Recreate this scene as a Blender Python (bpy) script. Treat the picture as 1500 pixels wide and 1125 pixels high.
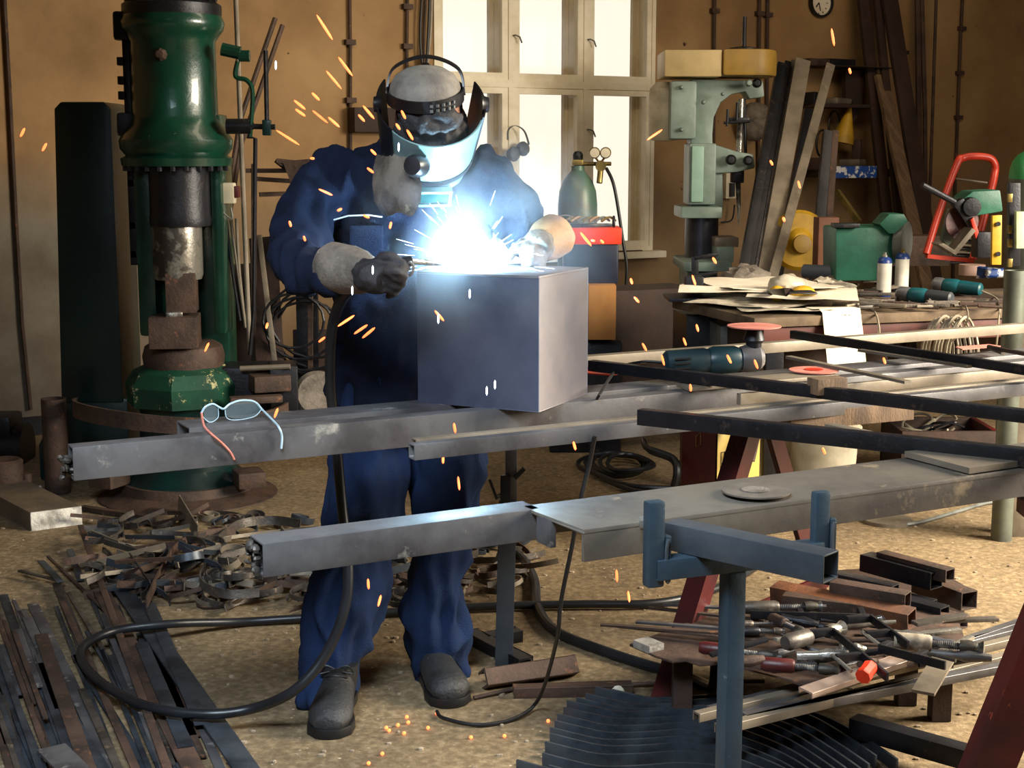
import bpy, bmesh, math, random
from mathutils import Vector, Matrix, Quaternion, noise
random.seed(11)
for _o in list(bpy.data.objects): bpy.data.objects.remove(_o)
S = bpy.context.scene
COL = S.collection
V = Vector
PI = math.pi

# ------------------------------------------------------------ camera
FPX, PITCH, HC = 2170.0, math.radians(8.95), 1.5
cd = bpy.data.cameras.new('camera'); cam = bpy.data.objects.new('camera', cd); COL.objects.link(cam)
cam.location = (0, 0, HC); cam.rotation_euler = (PI/2 - PITCH, 0, 0)
cd.sensor_width = 36; cd.lens = 36*FPX/1500; cd.clip_start = .05; cd.clip_end = 200
S.camera = cam

# ------------------------------------------------------------ world, exposure, big lights
S.view_settings.view_transform = 'Standard'; S.view_settings.look = 'None'
S.view_settings.gamma = 1; S.view_settings.use_curve_mapping = False
S.view_settings.exposure = 0.05
w = bpy.data.worlds.new('world'); S.world = w; w.use_nodes = True
w.node_tree.nodes['Background'].inputs[0].default_value = (1.0, .985, .96, 1)
w.node_tree.nodes['Background'].inputs[1].default_value = 1.3

def light(name, kind, loc, energy, color, size=None, aim=None, sy=None, spread=None):
    l = bpy.data.lights.new(name, kind); l.energy = energy; l.color = color
    if kind == 'AREA':
        l.size = size
        if sy: l.shape = 'RECTANGLE'; l.size_y = sy
        if spread: l.spread = spread
    elif size: l.shadow_soft_size = size
    o = bpy.data.objects.new(name, l); o.location = loc
    if aim is not None: o.rotation_euler = (V(aim)-V(loc)).to_track_quat('-Z', 'Y').to_euler()
    COL.objects.link(o); return o
# daylight through the big workshop door on the right, plus added fill lights high up
light('door_daylight', 'AREA', (4.4, 4.0, 2.3), 430, (1.0, .89, .72), 2.2, (1.7, 4.5, .0), 1.8, spread=math.radians(125))
light('hall_fill', 'AREA', (.1, 6.2, 3.1), 25, (1.0, .84, .62), 2.2, (.2, 8.8, 1.5), .5)  # added warm interior fill toward the back wall, no real luminaire
light('hall_fill_right', 'AREA', (3.0, 7.4, 3.1), 22, (1.0, .80, .56), 2.0, (3.2, 9.6, 1.3), .5)  # added fill to lift the right part of the wall
light('front_fill', 'AREA', (-.7, 1.0, 3.0), 50, (.74, .87, 1.0), 1.4, (-.5, 3.0, .3), .8, spread=math.radians(85))  # added bluish fill to brighten the tubes and floor at left

# ------------------------------------------------------------ pixel rays to places
CP, SP = math.cos(PITCH), math.sin(PITCH)
def ray(x, y):
    u, v = (x-750)/FPX, -(y-562.5)/FPX
    return V((u, CP + v*SP, -SP + v*CP))
def PY(x, y, Y):
    r = ray(x, y); return V((0, 0, HC)) + r*(Y/r.y)
def PZ(x, y, z=0.0):
    r = ray(x, y); return V((0, 0, HC)) + r*((z-HC)/r.z)
W0 = V((-2.52, 7.8, 0)); WD = V((math.sin(PI/3), math.cos(PI/3), 0)); WN = V((math.cos(PI/3), -math.sin(PI/3), 0))
def PW(x, y, off=0.0):            # on the plane "off" metres in front of the back wall
    r = ray(x, y); o = V((0, 0, HC)); p = W0 + WN*off
    return o + r*((p-o).dot(WN)/r.dot(WN))
def WT(p): return (V(p)-W0).dot(WD)
def WP(t, off, z): return W0 + WD*t + WN*off + V((0, 0, z))

# ------------------------------------------------------------ materials
def lin(h):
    h = h.lstrip('#'); r = []
    for i in (0, 2, 4):
        c = int(h[i:i+2], 16)/255; r.append(c/12.92 if c <= .04045 else ((c+.055)/1.055)**2.4)
    return (*r, 1)
_M = {}
def mat(name, c1, c2=None, rough=.6, metal=0., scale=6., bump=.0, bscale=None, lo=.4, hi=.65, c3=None, s3=30., l3=.6, h3=.7, stretch=None, emit=None, alpha=None, spec=.5, coat=0., rvar=0.):
    if name in _M: return _M[name]
    m = bpy.data.materials.new(name); m.use_nodes = True; nt = m.node_tree; N = nt.nodes; L = nt.links
    b = N['Principled BSDF']; b.inputs['Roughness'].default_value = rough; b.inputs['Metallic'].default_value = metal
    b.inputs['Specular IOR Level'].default_value = spec; b.inputs['Coat Weight'].default_value = coat
    b.inputs['Base Color'].default_value = lin(c1)
    tc = N.new('ShaderNodeTexCoord'); src = tc.outputs['Object']
    if stretch:
        mp = N.new('ShaderNodeMapping'); mp.inputs['Scale'].default_value = stretch; L.new(src, mp.inputs[0]); src = mp.outputs[0]
    def nz(sc, det=6, rg=.6):
        n = N.new('ShaderNodeTexNoise'); n.inputs['Scale'].default_value = sc; n.inputs['Detail'].default_value = det; n.inputs['Roughness'].default_value = rg
        L.new(src, n.inputs['Vector']); return n
    if c2:
        n = nz(scale); r = N.new('ShaderNodeValToRGB'); L.new(n.outputs['Fac'], r.inputs[0])
        r.color_ramp.elements[0].position = lo; r.color_ramp.elements[0].color = lin(c1)
        r.color_ramp.elements[1].position = hi; r.color_ramp.elements[1].color = lin(c2)
        out = r.outputs[0]
        if rvar:
            mr = N.new('ShaderNodeMapRange'); mr.inputs[1].default_value = lo; mr.inputs[2].default_value = hi
            mr.inputs[3].default_value = rough; mr.inputs[4].default_value = rough+rvar
            L.new(n.outputs['Fac'], mr.inputs[0]); L.new(mr.outputs[0], b.inputs['Roughness'])
        if c3:
            n3 = nz(s3, 8, .7); r3 = N.new('ShaderNodeValToRGB'); L.new(n3.outputs['Fac'], r3.inputs[0])
            r3.color_ramp.elements[0].position = l3; r3.color_ramp.elements[1].position = h3
            r3.color_ramp.elements[0].color = (0, 0, 0, 1); r3.color_ramp.elements[1].color = (1, 1, 1, 1)
            mx = N.new('ShaderNodeMix'); mx.data_type = 'RGBA'; L.new(r3.outputs[0], mx.inputs[0]); L.new(out, mx.inputs[6])
            mx.inputs[7].default_value = lin(c3); out = mx.outputs[2]
        L.new(out, b.inputs['Base Color'])
    if bump:
        n = nz(bscale or scale*4, 8, .65); bp = N.new('ShaderNodeBump'); bp.inputs['Strength'].default_value = min(1, bump); bp.inputs['Distance'].default_value = .01
        L.new(n.outputs['Fac'], bp.inputs['Height']); L.new(bp.outputs[0], b.inputs['Normal'])
    if emit:
        b.inputs['Emission Color'].default_value = lin(emit[0]); b.inputs['Emission Strength'].default_value = emit[1]
    if alpha is not None: b.inputs['Alpha'].default_value = alpha
    _M[name] = m; return m
M_steel = mat('mill_steel', '#6c6b6c', '#444143', .40, .45, 5, .07, 60, .38, .6, '#a8a49a', 11, .60, .70, rvar=.15)
M_steelw = mat('dusty_mill_steel', '#8a7f6f', '#62594c', .45, .3, 4, .07, 50, .35, .62, '#a3947d', 9, .6, .75, rvar=.15)
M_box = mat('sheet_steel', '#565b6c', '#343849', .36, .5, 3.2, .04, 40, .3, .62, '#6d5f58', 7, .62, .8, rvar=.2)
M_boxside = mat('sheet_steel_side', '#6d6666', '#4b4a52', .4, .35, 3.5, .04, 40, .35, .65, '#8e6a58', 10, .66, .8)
M_rust = mat('rusty_steel', '#503c31', '#31261f', .7, .25, 7, .4, 50, c3='#7a5038', s3=16)
M_rusto = mat('orange_rust', '#7c4a2a', '#4a2f20', .75, .1, 8, .4, 50)
M_dark = mat('dark_steel', '#26262b', '#18181c', .4, .45, 6, .2, 50, c3='#4b4039', s3=18)
M_scrap = mat('scrap_steel', '#5d5751', '#38332f', .42, .5, 9, .2, 60, c3='#8c7a68', s3=20, l3=.58)
M_blade = mat('blue_black_flat_bar', '#4a5159', '#2b3037', .38, .5, 7, .2, 60)
M_edge = mat('cut_bright_steel', '#c9c6bd', '#8f8d88', .3, .6, 20, .5, 60)
M_black = mat('black_rubber', '#0d0d0f', rough=.5)
M_hose = mat('dark_hose', '#14161a', '#1e2126', .38, 0, 10)
M_blackp = mat('black_plastic', '#111114', '#1c1b1f', .35, 0, 12)
M_green = mat('hammer_green_paint', '#0b3a2a', '#082a20', .28, 0, 5, .2, 18, c3='#5d6b4c', s3=26, l3=.66, h3=.72, coat=.3)
M_greenw = mat('worn_green_paint', '#124531', '#0d3226', .45, 0, 5, .2, 18, c3='#b0ab7a', s3=15, l3=.60, h3=.64)
M_greend = mat('dark_green_cover', '#072a28', '#051a1b', .35, 0, 3, .15, 20, coat=.1)
M_mint = mat('mint_machine_paint', '#86988f', '#66786f', .42, 0, 4, .15, 30, c3='#3c4a42', s3=12, l3=.68, h3=.78)
M_benchg = mat('bench_green_paint', '#2b6a54', '#1d4e3e', .45, 0, 5, .15, 30, c3='#20241f', s3=13, l3=.66, h3=.72)
M_cyl = mat('cylinder_green', '#3d9a5b', '#2b7a48', .4, 0, 6)
M_cylg = mat('cylinder_grey', '#5f6558', '#4a4c45', .45, .1, 6)
M_red = mat('red_oxide_paint', '#521715', '#331010', .42, 0, 5, .15, 30, c3='#8a3a28', s3=20, l3=.66)
M_redb = mat('bright_red_paint', '#c93a22', '#9c2818', .38, 0, 8, c3='#dd9a84', s3=22, l3=.68)
M_orange = mat('orange_red_plastic', '#d8391c', rough=.4)
M_blue = mat('blue_grey_paint', '#34444f', '#27353f', .42, .1, 5, .15, 40, c3='#56646e', s3=25, l3=.66)
M_bluebar = mat('blue_grey_tube', '#4b5157', '#383e45', .42, .3, 5, .15, 40)
M_cloth = mat('navy_workwear', '#141d33', '#0d1426', .85, 0, 9, .5, 260, lo=.3, hi=.7, spec=.2)
M_trous = mat('blue_work_trousers', '#1d3054', '#15233f', .85, 0, 7, .5, 260, lo=.3, hi=.7, spec=.2)
M_apron = mat('dark_trim', '#0a1226', rough=.8)
M_leather = mat('grey_leather', '#7a7064', '#4c443c', .75, 0, 14, .5, 90, c3='#8f8672', s3=30, l3=.62)
M_leatherd = mat('dark_leather', '#2e2b2c', '#1e1c1f', .65, 0, 14, .5, 90)
M_leathert = mat('tan_leather', '#a58158', '#7f6242', .75, 0, 12, .4, 90)
M_boot = mat('black_boot_leather', '#2a2b2c', '#1c1c1d', .5, 0, 14, .5, 80, c3='#4d4c45', s3=12, l3=.6, h3=.8)
M_skin = mat('skin', '#9c6b50', '#8a5a44', .6)
M_cap = mat('pale_grey_cap', '#8d8579', '#5f5a54', .7, 0, 10, .3, 90)
M_shell = mat('pale_teal_mask_plastic', '#7d9c9c', '#5f8286', .35, 0, 8, coat=.3)
M_brass = mat('brass', '#a08a50', '#6f6238', .35, .8, 12)
M_white = mat('off_white_plastic', '#c9c0a8', '#a89f88', .5, 0, 8)
M_paper = mat('paper', '#e9dfcb', '#d2c5ac', .9, 0, 5, .2, 30)
M_papers = mat('newspaper', '#d0c5b0', '#a89d88', .9, 0, 30, .2, 60)
M_wood = mat('grey_wood', '#7a6148', '#54412f', .8, 0, 6, .3, 60, stretch=(1, 8, 1))
M_woodd = mat('dark_brown_board', '#38241a', '#25180f', .75, 0, 5, .3, 60)
M_card = mat('cardboard', '#a0703c', '#8a5e30', .9, 0, 5)
M_yellow = mat('yellow_paint', '#c69a1e', '#9c7a1e', .5, 0, 7, c3='#5a4a20', s3=18, l3=.66)
M_cream = mat('cream_cover', '#c0a874', '#a48f60', .5, 0, 4)
M_ochre = mat('ochre_cover', '#9c7a30', '#755a24', .5, 0, 4, c3='#3c3420', s3=9, l3=.68)
M_teal = mat('teal_tool_plastic', '#0f5a62', '#0c4850', .45, 0, 8)
M_navyp = mat('navy_plastic', '#141c30', rough=.4)
M_chrome = mat('worn_chrome', '#b8b4aa', '#4a4640', .22, .75, 9, .2, 40, lo=.45, hi=.56, rvar=.3)
M_slab = mat('cut_stone_face', '#d6d2c8', '#8f8a80', .6, .1, 18, .8, 50)
M_slabt = mat('dusty_plate_top', '#5f4f3c', '#453a2e', .8, 0, 5, .3, 40)
M_frame = mat('cream_window_paint', '#e9dfc8', '#d6c9ab', .55, 0, 6, .05, 40, c3='#8c7c62', s3=10, l3=.72, h3=.84)
M_pink = mat('pink_abrasive', '#c47868', '#a8604f', .8, 0, 20)
M_blueb = mat('blue_plastic', '#1c4a9a', '#e0e2e6', .5, 0, 14, lo=.5, hi=.54)
M_grey = mat('grey_plastic', '#6a6c66', '#4b4c48', .5, 0, 8)
M_cable = mat('pale_cable', '#9c917e', '#7c715f', .5, 0, 10)

# ------------------------------------------------------------ mesh building
class MB:
    def __init__(s): s.v = []; s.f = []
    def add(s, vs, fs):
        n = len(s.v); s.v += [V(p) for p in vs]; s.f += [tuple(i+n for i in f) for f in fs]; return s
    def merge(s, o): return s.add(o.v, o.f)
    def xf(s, M):
        s.v = [M @ p for p in s.v]; return s
    def box(s, c, size, rz=0., M=None):
        a, b, h = size[0]/2, size[1]/2, size[2]/2
        R = M if M is not None else Matrix.Rotation(rz, 3, 'Z')
        vs = [V(c) + R @ V((x*a, y*b, z*h)) for z in (-1, 1) for y in (-1, 1) for x in (-1, 1)]
        return s.add(vs, [(0, 2, 3, 1), (4, 5, 7, 6), (0, 1, 5, 4), (2, 6, 7, 3), (0, 4, 6, 2), (1, 3, 7, 5)])
    def _fr(s, d, up):
        d = d.normalized(); up = V(up)
        if abs(d.dot(up.normalized())) > .98: up = V((1, 0, 0)) if abs(d.x) < .9 else V((0, 1, 0))
        sd = d.cross(up).normalized(); return sd, sd.cross(d).normalized()
    def bar(s, a, b, w, h, up=(0, 0, 1)):
        a, b = V(a), V(b); sd, u = s._fr(b-a, up)
        vs = [p + sd*(x*w/2) + u*(z*h/2) for p in (a, b) for (x, z) in ((-1, -1), (1, -1), (1, 1), (-1, 1))]
        return s.add(vs, [(0, 3, 2, 1), (4, 5, 6, 7), (0, 1, 5, 4), (1, 2, 6, 5), (2, 3, 7, 6), (3, 0, 4, 7)])
    def hollow(s, a, b, w, h, t=.004, up=(0, 0, 1)):
        a, b = V(a), V(b); sd, u = s._fr(b-a, up); vs = []
        for p in (a, b):
            for k in (0, t):
                vs += [p + sd*(x*(w/2-k)) + u*(z*(h/2-k)) for (x, z) in ((-1, -1), (1, -1), (1, 1), (-1, 1))]
        fs = []
        for i in range(4):
            j = (i+1) % 4
            fs += [(i, j, 8+j, 8+i), (4+j, 4+i, 12+i, 12+j), (j, i, 4+i, 4+j), (8+i, 8+j, 12+j, 12+i)]
        return s.add(vs, fs)
    def angle(s, a, b, w, t=.006, up=(0, 0, 1), flip=1):      # L section
        a, b = V(a), V(b); sd, u = s._fr(b-a, up); sd = sd*flip
        pts = [(0, 0), (w, 0), (w, t), (t, t), (t, w), (0, w)]
        vs = [p + sd*x + u*z for p in (a, b) for x, z in pts]
        fs = [(5, 4, 3, 2, 1, 0), (6, 7, 8, 9, 10, 11)] + [(i, (i+1) % 6, 6+(i+1) % 6, 6+i) for i in range(6)]
        return s.add(vs, fs)
    def channel(s, a, b, w, h, t=.006, up=(0, 0, 1)):         # U section opening away from up
        a, b = V(a), V(b); sd, u = s._fr(b-a, up)
        pts = [(-w/2, -h/2), (-w/2, h/2), (w/2, h/2), (w/2, -h/2), (w/2-t, -h/2), (w/2-t, h/2-t), (-w/2+t, h/2-t), (-w/2+t, -h/2)]
        vs = [p + sd*x + u*z for p in (a, b) for x, z in pts]
        fs = [(0, 1, 6, 7), (1, 2, 5, 6), (2, 3, 4, 5), (8, 15, 14, 9), (9, 14, 13, 10), (10, 13, 12, 11)] + [(i, (i+1) % 8, 8+(i+1) % 8, 8+i) for i in range(8)]
        return s.add(vs, fs)
    def tube(s, path, r, n=10, caps=True):
        path = [V(p) for p in path]; rs = r if isinstance(r, (list, tuple)) else [r]*len(path)
        vs = []; fs = []; pu = None
        for i, p in enumerate(path):
            d = (path[min(i+1, len(path)-1)]-path[max(i-1, 0)])
            if d.length < 1e-9: d = V((0, 0, 1))
            d.normalize()
            if pu is None:
                pu = V((0, 0, 1)) if abs(d.z) < .9 else V((1, 0, 0))
            sd = d.cross(pu)
            if sd.length < 1e-6: sd = d.cross(V((0, 1, .1)))
            sd.normalize(); pu = sd.cross(d).normalized()
            vs += [p + (sd*math.cos(2*PI*k/n) + pu*math.sin(2*PI*k/n))*rs[i] for k in range(n)]
        for i in range(len(path)-1):
            fs += [(i*n+k, i*n+(k+1) % n, (i+1)*n+(k+1) % n, (i+1)*n+k) for k in range(n)]
        if caps: fs += [tuple(range(n))[::-1], tuple((len(path)-1)*n+k for k in range(n))]
        return s.add(vs, fs)
    def strip(s, path, w, t, side=(0, 0, 1)):                 # flat bar swept along a path, its width along "side"
        path = [V(p) for p in path]; vs = []; fs = []; n = len(path)
        sides = side if isinstance(side, list) else [V(side)]*n
        for i, p in enumerate(path):
            d = (path[min(i+1, n-1)]-path[max(i-1, 0)]).normalized(); a = V(sides[i]); a = (a - d*a.dot(d)).normalized(); b = d.cross(a)
            vs += [p + a*(x*w/2) + b*(z*t/2) for x, z in ((-1, -1), (1, -1), (1, 1), (-1, 1))]
        for i in range(n-1):
            fs += [(i*4+k, i*4+(k+1) % 4, i*4+4+(k+1) % 4, i*4+4+k) for k in range(4)]
        fs += [(3, 2, 1, 0), tuple((n-1)*4+k for k in range(4))]
        return s.add(vs, fs)
    def lathe(s, prof, c=(0, 0, 0), n=24, axis=(0, 0, 1), a0=0, a1=2*PI):
        q = V((0, 0, 1)).rotation_difference(V(axis)); full = abs(a1-a0-2*PI) < 1e-6; m = n if full else n+1
        vs = []; fs = []
        for r, z in prof:
            for k in range(m):
                a = a0+(a1-a0)*k/n; vs.append(V(c) + q @ V((r*math.cos(a), r*math.sin(a), z)))
        for i in range(len(prof)-1):
            for k in range(n):
                k2 = (k+1) % m; fs.append((i*m+k, i*m+k2, (i+1)*m+k2, (i+1)*m+k))
        if full:
            if prof[0][0] > 1e-5: fs.append(tuple(range(m))[::-1])
            if prof[-1][0] > 1e-5: fs.append(tuple((len(prof)-1)*m+k for k in range(m)))
        return s.add(vs, fs)
    def prism(s, poly, t, o, ax, ay):                        # polygon in plane (ax, ay) at o, thickness t along the normal
        o, ax, ay = V(o), V(ax).normalized(), V(ay).normalized(); nz = ax.cross(ay).normalized(); n = len(poly)
        vs = [o+ax*x+ay*y-nz*(t/2) for x, y in poly] + [o+ax*x+ay*y+nz*(t/2) for x, y in poly]
        return s.add(vs, [tuple(range(n))[::-1], tuple(range(n, 2*n))] + [(i, (i+1) % n, n+(i+1) % n, n+i) for i in range(n)])
    def ball(s, c, r, n=12, R=None):
        r = V(r) if not isinstance(r, (int, float)) else V((r, r, r)); vs = []; fs = []; m = n//2+1
        for i in range(m):
            a = PI*i/(m-1)
            for k in range(n):
                b = 2*PI*k/n; q = V((r.x*math.sin(a)*math.cos(b), r.y*math.sin(a)*math.sin(b), r.z*math.cos(a)))
                vs.append(V(c) + (R @ q if R else q))
        for i in range(m-1): fs += [(i*n+k, (i+1)*n+k, (i+1)*n+(k+1) % n, i*n+(k+1) % n) for k in range(n)]
        return s.add(vs, fs)
    def build(s, name, m, parent=None, bev=0., smooth=35, jit=0., weld=True):
        me = bpy.data.meshes.new(name); bm = bmesh.new()
        vs = [bm.verts.new(p) for p in s.v]
        for f in s.f:
            try: bm.faces.new([vs[i] for i in f])
            except ValueError: pass
        if weld: bmesh.ops.remove_doubles(bm, verts=bm.verts, dist=1e-5)
        bmesh.ops.dissolve_degenerate(bm, edges=bm.edges, dist=1e-6)
        if bev:
            es = [e for e in bm.edges if len(e.link_faces) == 2 and e.calc_face_angle(0) > .6]
            bmesh.ops.bevel(bm, geom=es, offset=bev, segments=2, profile=.6, affect='EDGES', clamp_overlap=True)
        bmesh.ops.recalc_face_normals(bm, faces=bm.faces)
        if jit:
            for q in bm.verts: q.co += noise.noise_vector(q.co*30)*jit
        if parent is not None:
            org = parent.get('_w'); org = V(org) if org is not None else V((0, 0, 0))
        else:
            xs = [q.co for q in bm.verts]
            org = V((sum(p.x for p in xs)/len(xs), sum(p.y for p in xs)/len(xs), min(p.z for p in xs)))
        for q in bm.verts: q.co -= org
        bm.to_mesh(me); bm.free()
        if smooth: 
            me.polygons.foreach_set('use_smooth', [True]*len(me.polygons)); me.set_sharp_from_angle(angle=math.radians(smooth))
        me.materials.append(m)
        o = bpy.data.objects.new(name, me); COL.objects.link(o)
        if parent is not None: o.parent = parent
        else: o.location = org
        o['_w'] = tuple(org); return o
def tag(o, label, cat, group=None):
    o['label'] = label; o['category'] = cat
    if group: o['group'] = group
    return o
def struct(o): o['kind'] = 'structure'; return o
def thing(name, label, cat, loc=(0, 0, 0), group=None):
    o = bpy.data.objects.new(name, None); COL.objects.link(o); o.empty_display_size = .05
    o.location = loc; o['_w'] = tuple(loc); return tag(o, label, cat, group)
def copy_thing(root, loc, rz=0., label=None, rot=None, scale=None):
    def cp(o, par):
        c = o.copy(); COL.objects.link(c)
        if par is not None: c.parent = par
        for ch in [x for x in bpy.data.objects if x.parent == o]: cp(ch, c)
        return c
    r = cp(root, None); r.location = loc; r.rotation_euler = rot if rot else (0, 0, rz)
    if scale: r.scale = (scale,)*3
    if label: r['label'] = label
    return r
def spl(pts, k=8):                                           # Catmull-Rom through the points
    pts = [V(p) for p in pts]; out = []
    for i in range(len(pts)-1):
        p0, p1, p2, p3 = pts[max(i-1, 0)], pts[i], pts[i+1], pts[min(i+2, len(pts)-1)]
        for j in range(k):
            t = j/k; out.append(.5*((2*p1)+(p2-p0)*t+(2*p0-5*p1+4*p2-p3)*t*t+(3*p1-p0-3*p2+p3)*t**3))
    return out+[pts[-1]]
U = V((math.sin(math.radians(62)), math.cos(math.radians(62)), 0))    # the way the long tubes run
N_ = V((-U.y, U.x, 0))                                               # to their far side
# ============================================================ the setting
def floor_mat():
    m = bpy.data.materials.new('dusty_concrete'); m.use_nodes = True; N = m.node_tree.nodes; L = m.node_tree.links
    b = N['Principled BSDF']; b.inputs['Roughness'].default_value = .85; b.inputs['Specular IOR Level'].default_value = .25
    tc = N.new('ShaderNodeTexCoord')
    def nz(sc, d=8, r=.65):
        n = N.new('ShaderNodeTexNoise'); n.inputs['Scale'].default_value = sc; n.inputs['Detail'].default_value = d; n.inputs['Roughness'].default_value = r
        L.new(tc.outputs['Object'], n.inputs['Vector']); return n
    def ramp(src, *els):
        r = N.new('ShaderNodeValToRGB'); L.new(src, r.inputs[0]); e = r.color_ramp.elements
        while len(e) < len(els): e.new(.5)
        for x, (p, c) in zip(e, els): x.position = p; x.color = lin(c)
        return r
    base = ramp(nz(1.1).outputs['Fac'], (.3, '#6f604c'), (.5, '#8f7c60'), (.72, '#a89272'))
    fine = ramp(nz(42).outputs['Fac'], (.36, '#6b6459'), (.5, '#b4ada0'), (.64, '#ffffff'))
    mx = N.new('ShaderNodeMix'); mx.data_type = 'RGBA'; mx.blend_type = 'MULTIPLY'; mx.inputs[0].default_value = .6
    L.new(base.outputs[0], mx.inputs[6]); L.new(fine.outputs[0], mx.inputs[7])
    vo = N.new('ShaderNodeTexVoronoi'); vo.inputs['Scale'].default_value = 34; L.new(tc.outputs['Object'], vo.inputs['Vector'])
    chips = ramp(vo.outputs['Distance'], (.10, '#ffffff'), (.17, '#000000'))
    msk = ramp(nz(7).outputs['Fac'], (.5, '#000000'), (.6, '#ffffff'))
    mm = N.new('ShaderNodeMath'); mm.operation = 'MULTIPLY'; L.new(chips.outputs[0], mm.inputs[0]); L.new(msk.outputs[0], mm.inputs[1])
    m2 = N.new('ShaderNodeMix'); m2.data_type = 'RGBA'; L.new(mm.outputs[0], m2.inputs[0]); L.new(mx.outputs[2], m2.inputs[6]); m2.inputs[7].default_value = lin('#b8a78a')
    L.new(m2.outputs[2], b.inputs['Base Color'])
    bp = N.new('ShaderNodeBump'); bp.inputs['Strength'].default_value = .6; bp.inputs['Distance'].default_value = .006
    n2 = nz(60); L.new(n2.outputs['Fac'], bp.inputs['Height']); L.new(bp.outputs[0], b.inputs['Normal'])
    return m
def wall_mat(name, c1, c2, c3, low_band=True):
    m = bpy.data.materials.new(name); m.use_nodes = True; N = m.node_tree.nodes; L = m.node_tree.links
    b = N['Principled BSDF']; b.inputs['Roughness'].default_value = .8; b.inputs['Specular IOR Level'].default_value = .2
    tc = N.new('ShaderNodeTexCoord')
    def nz(sc, d=8, r=.6):
        n = N.new('ShaderNodeTexNoise'); n.inputs['Scale'].default_value = sc; n.inputs['Detail'].default_value = d; n.inputs['Roughness'].default_value = r
        L.new(tc.outputs['Object'], n.inputs['Vector']); return n
    r = N.new('ShaderNodeValToRGB'); L.new(nz(1.3).outputs['Fac'], r.inputs[0]); e = r.color_ramp.elements; e.new(.5)
    for x, (p, c) in zip(e, ((.3, c1), (.52, c2), (.75, c3))): x.position = p; x.color = lin(c)
    out = r.outputs[0]
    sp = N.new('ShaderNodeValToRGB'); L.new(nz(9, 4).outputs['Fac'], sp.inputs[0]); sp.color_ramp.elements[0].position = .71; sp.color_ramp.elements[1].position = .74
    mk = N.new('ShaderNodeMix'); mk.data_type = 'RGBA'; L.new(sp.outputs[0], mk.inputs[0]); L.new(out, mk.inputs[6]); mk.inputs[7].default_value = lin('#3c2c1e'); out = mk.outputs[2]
    if low_band:   # grey-brown band up to chest height, strongest at the left, patchy border
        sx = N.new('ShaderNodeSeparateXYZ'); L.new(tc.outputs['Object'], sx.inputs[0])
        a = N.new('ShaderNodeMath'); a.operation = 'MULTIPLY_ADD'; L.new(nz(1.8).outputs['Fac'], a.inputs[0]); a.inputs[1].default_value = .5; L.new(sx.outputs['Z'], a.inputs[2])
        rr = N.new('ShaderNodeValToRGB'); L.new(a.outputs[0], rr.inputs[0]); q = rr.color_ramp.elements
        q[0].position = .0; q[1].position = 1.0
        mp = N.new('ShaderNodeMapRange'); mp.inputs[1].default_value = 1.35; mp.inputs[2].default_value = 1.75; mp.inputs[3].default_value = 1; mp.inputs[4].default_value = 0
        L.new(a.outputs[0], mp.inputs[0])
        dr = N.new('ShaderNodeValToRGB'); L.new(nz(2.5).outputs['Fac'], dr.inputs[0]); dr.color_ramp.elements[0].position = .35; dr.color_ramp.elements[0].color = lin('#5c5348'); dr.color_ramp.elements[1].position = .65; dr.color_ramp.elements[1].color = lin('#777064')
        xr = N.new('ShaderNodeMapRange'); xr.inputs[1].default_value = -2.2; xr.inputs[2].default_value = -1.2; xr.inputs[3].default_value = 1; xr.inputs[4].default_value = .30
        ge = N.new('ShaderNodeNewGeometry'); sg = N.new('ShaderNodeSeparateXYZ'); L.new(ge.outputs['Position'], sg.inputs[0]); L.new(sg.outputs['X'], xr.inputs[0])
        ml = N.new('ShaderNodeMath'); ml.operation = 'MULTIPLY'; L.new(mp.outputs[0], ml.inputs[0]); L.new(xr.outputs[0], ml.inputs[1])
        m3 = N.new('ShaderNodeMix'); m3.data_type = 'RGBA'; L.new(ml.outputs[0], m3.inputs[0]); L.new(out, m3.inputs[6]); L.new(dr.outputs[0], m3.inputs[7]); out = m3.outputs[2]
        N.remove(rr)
    L.new(out, b.inputs['Base Color'])
    bp = N.new('ShaderNodeBump'); bp.inputs['Strength'].default_value = .25; bp.inputs['Distance'].default_value = .02
    L.new(nz(8).outputs['Fac'], bp.inputs['Height']); L.new(bp.outputs[0], b.inputs['Normal'])
    return m
M_floor = floor_mat()
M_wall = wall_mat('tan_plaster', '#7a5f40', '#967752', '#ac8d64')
M_ceil = mat('grey_ceiling', '#6b6156', '#574e44', .9)
fb = MB().box((1.0, 5.5, -.05), (16, 17, .1)); struct(fb.build('floor', M_floor, smooth=0)).location
# window opening in the back wall
tL, tR = WT(PW(636, 200)), WT(PW(957, 200)); zB, zMid, zT = PW(955, 366).z, PW(800, 124).z, 2.62
TH = .235; T0, T1, ZC = -3.5, 11.0, 3.35
def wall_box(mb, t0, t1, z0, z1, o0=-TH, o1=0):
    c = WP((t0+t1)/2, (o0+o1)/2, (z0+z1)/2); mb.box(c, (t1-t0, o1-o0, z1-z0), math.radians(30)); return mb
mb = MB()
for a in ((T0, tL, 0, ZC), (tR, T1, 0, ZC), (tL, tR, 0, zB), (tL, tR, zT, ZC)): wall_box(mb, *a)
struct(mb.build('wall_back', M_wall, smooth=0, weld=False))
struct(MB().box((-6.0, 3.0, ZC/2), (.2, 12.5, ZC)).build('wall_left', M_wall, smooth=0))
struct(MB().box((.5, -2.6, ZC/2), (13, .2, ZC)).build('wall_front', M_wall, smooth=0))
wr = MB()
for y0, y1, z0, z1 in ((-2.5, 1.4, 0, ZC), (6.2, 14, 0, ZC), (1.4, 6.2, 3.0, ZC)): wr.box((7.2, (y0+y1)/2, (z0+z1)/2), (.2, y1-y0, z1-z0))
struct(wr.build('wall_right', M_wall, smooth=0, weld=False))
struct(MB().box((1.0, 5.5, ZC+.1), (17, 17, .2)).build('ceiling', M_ceil, smooth=0))
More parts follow.
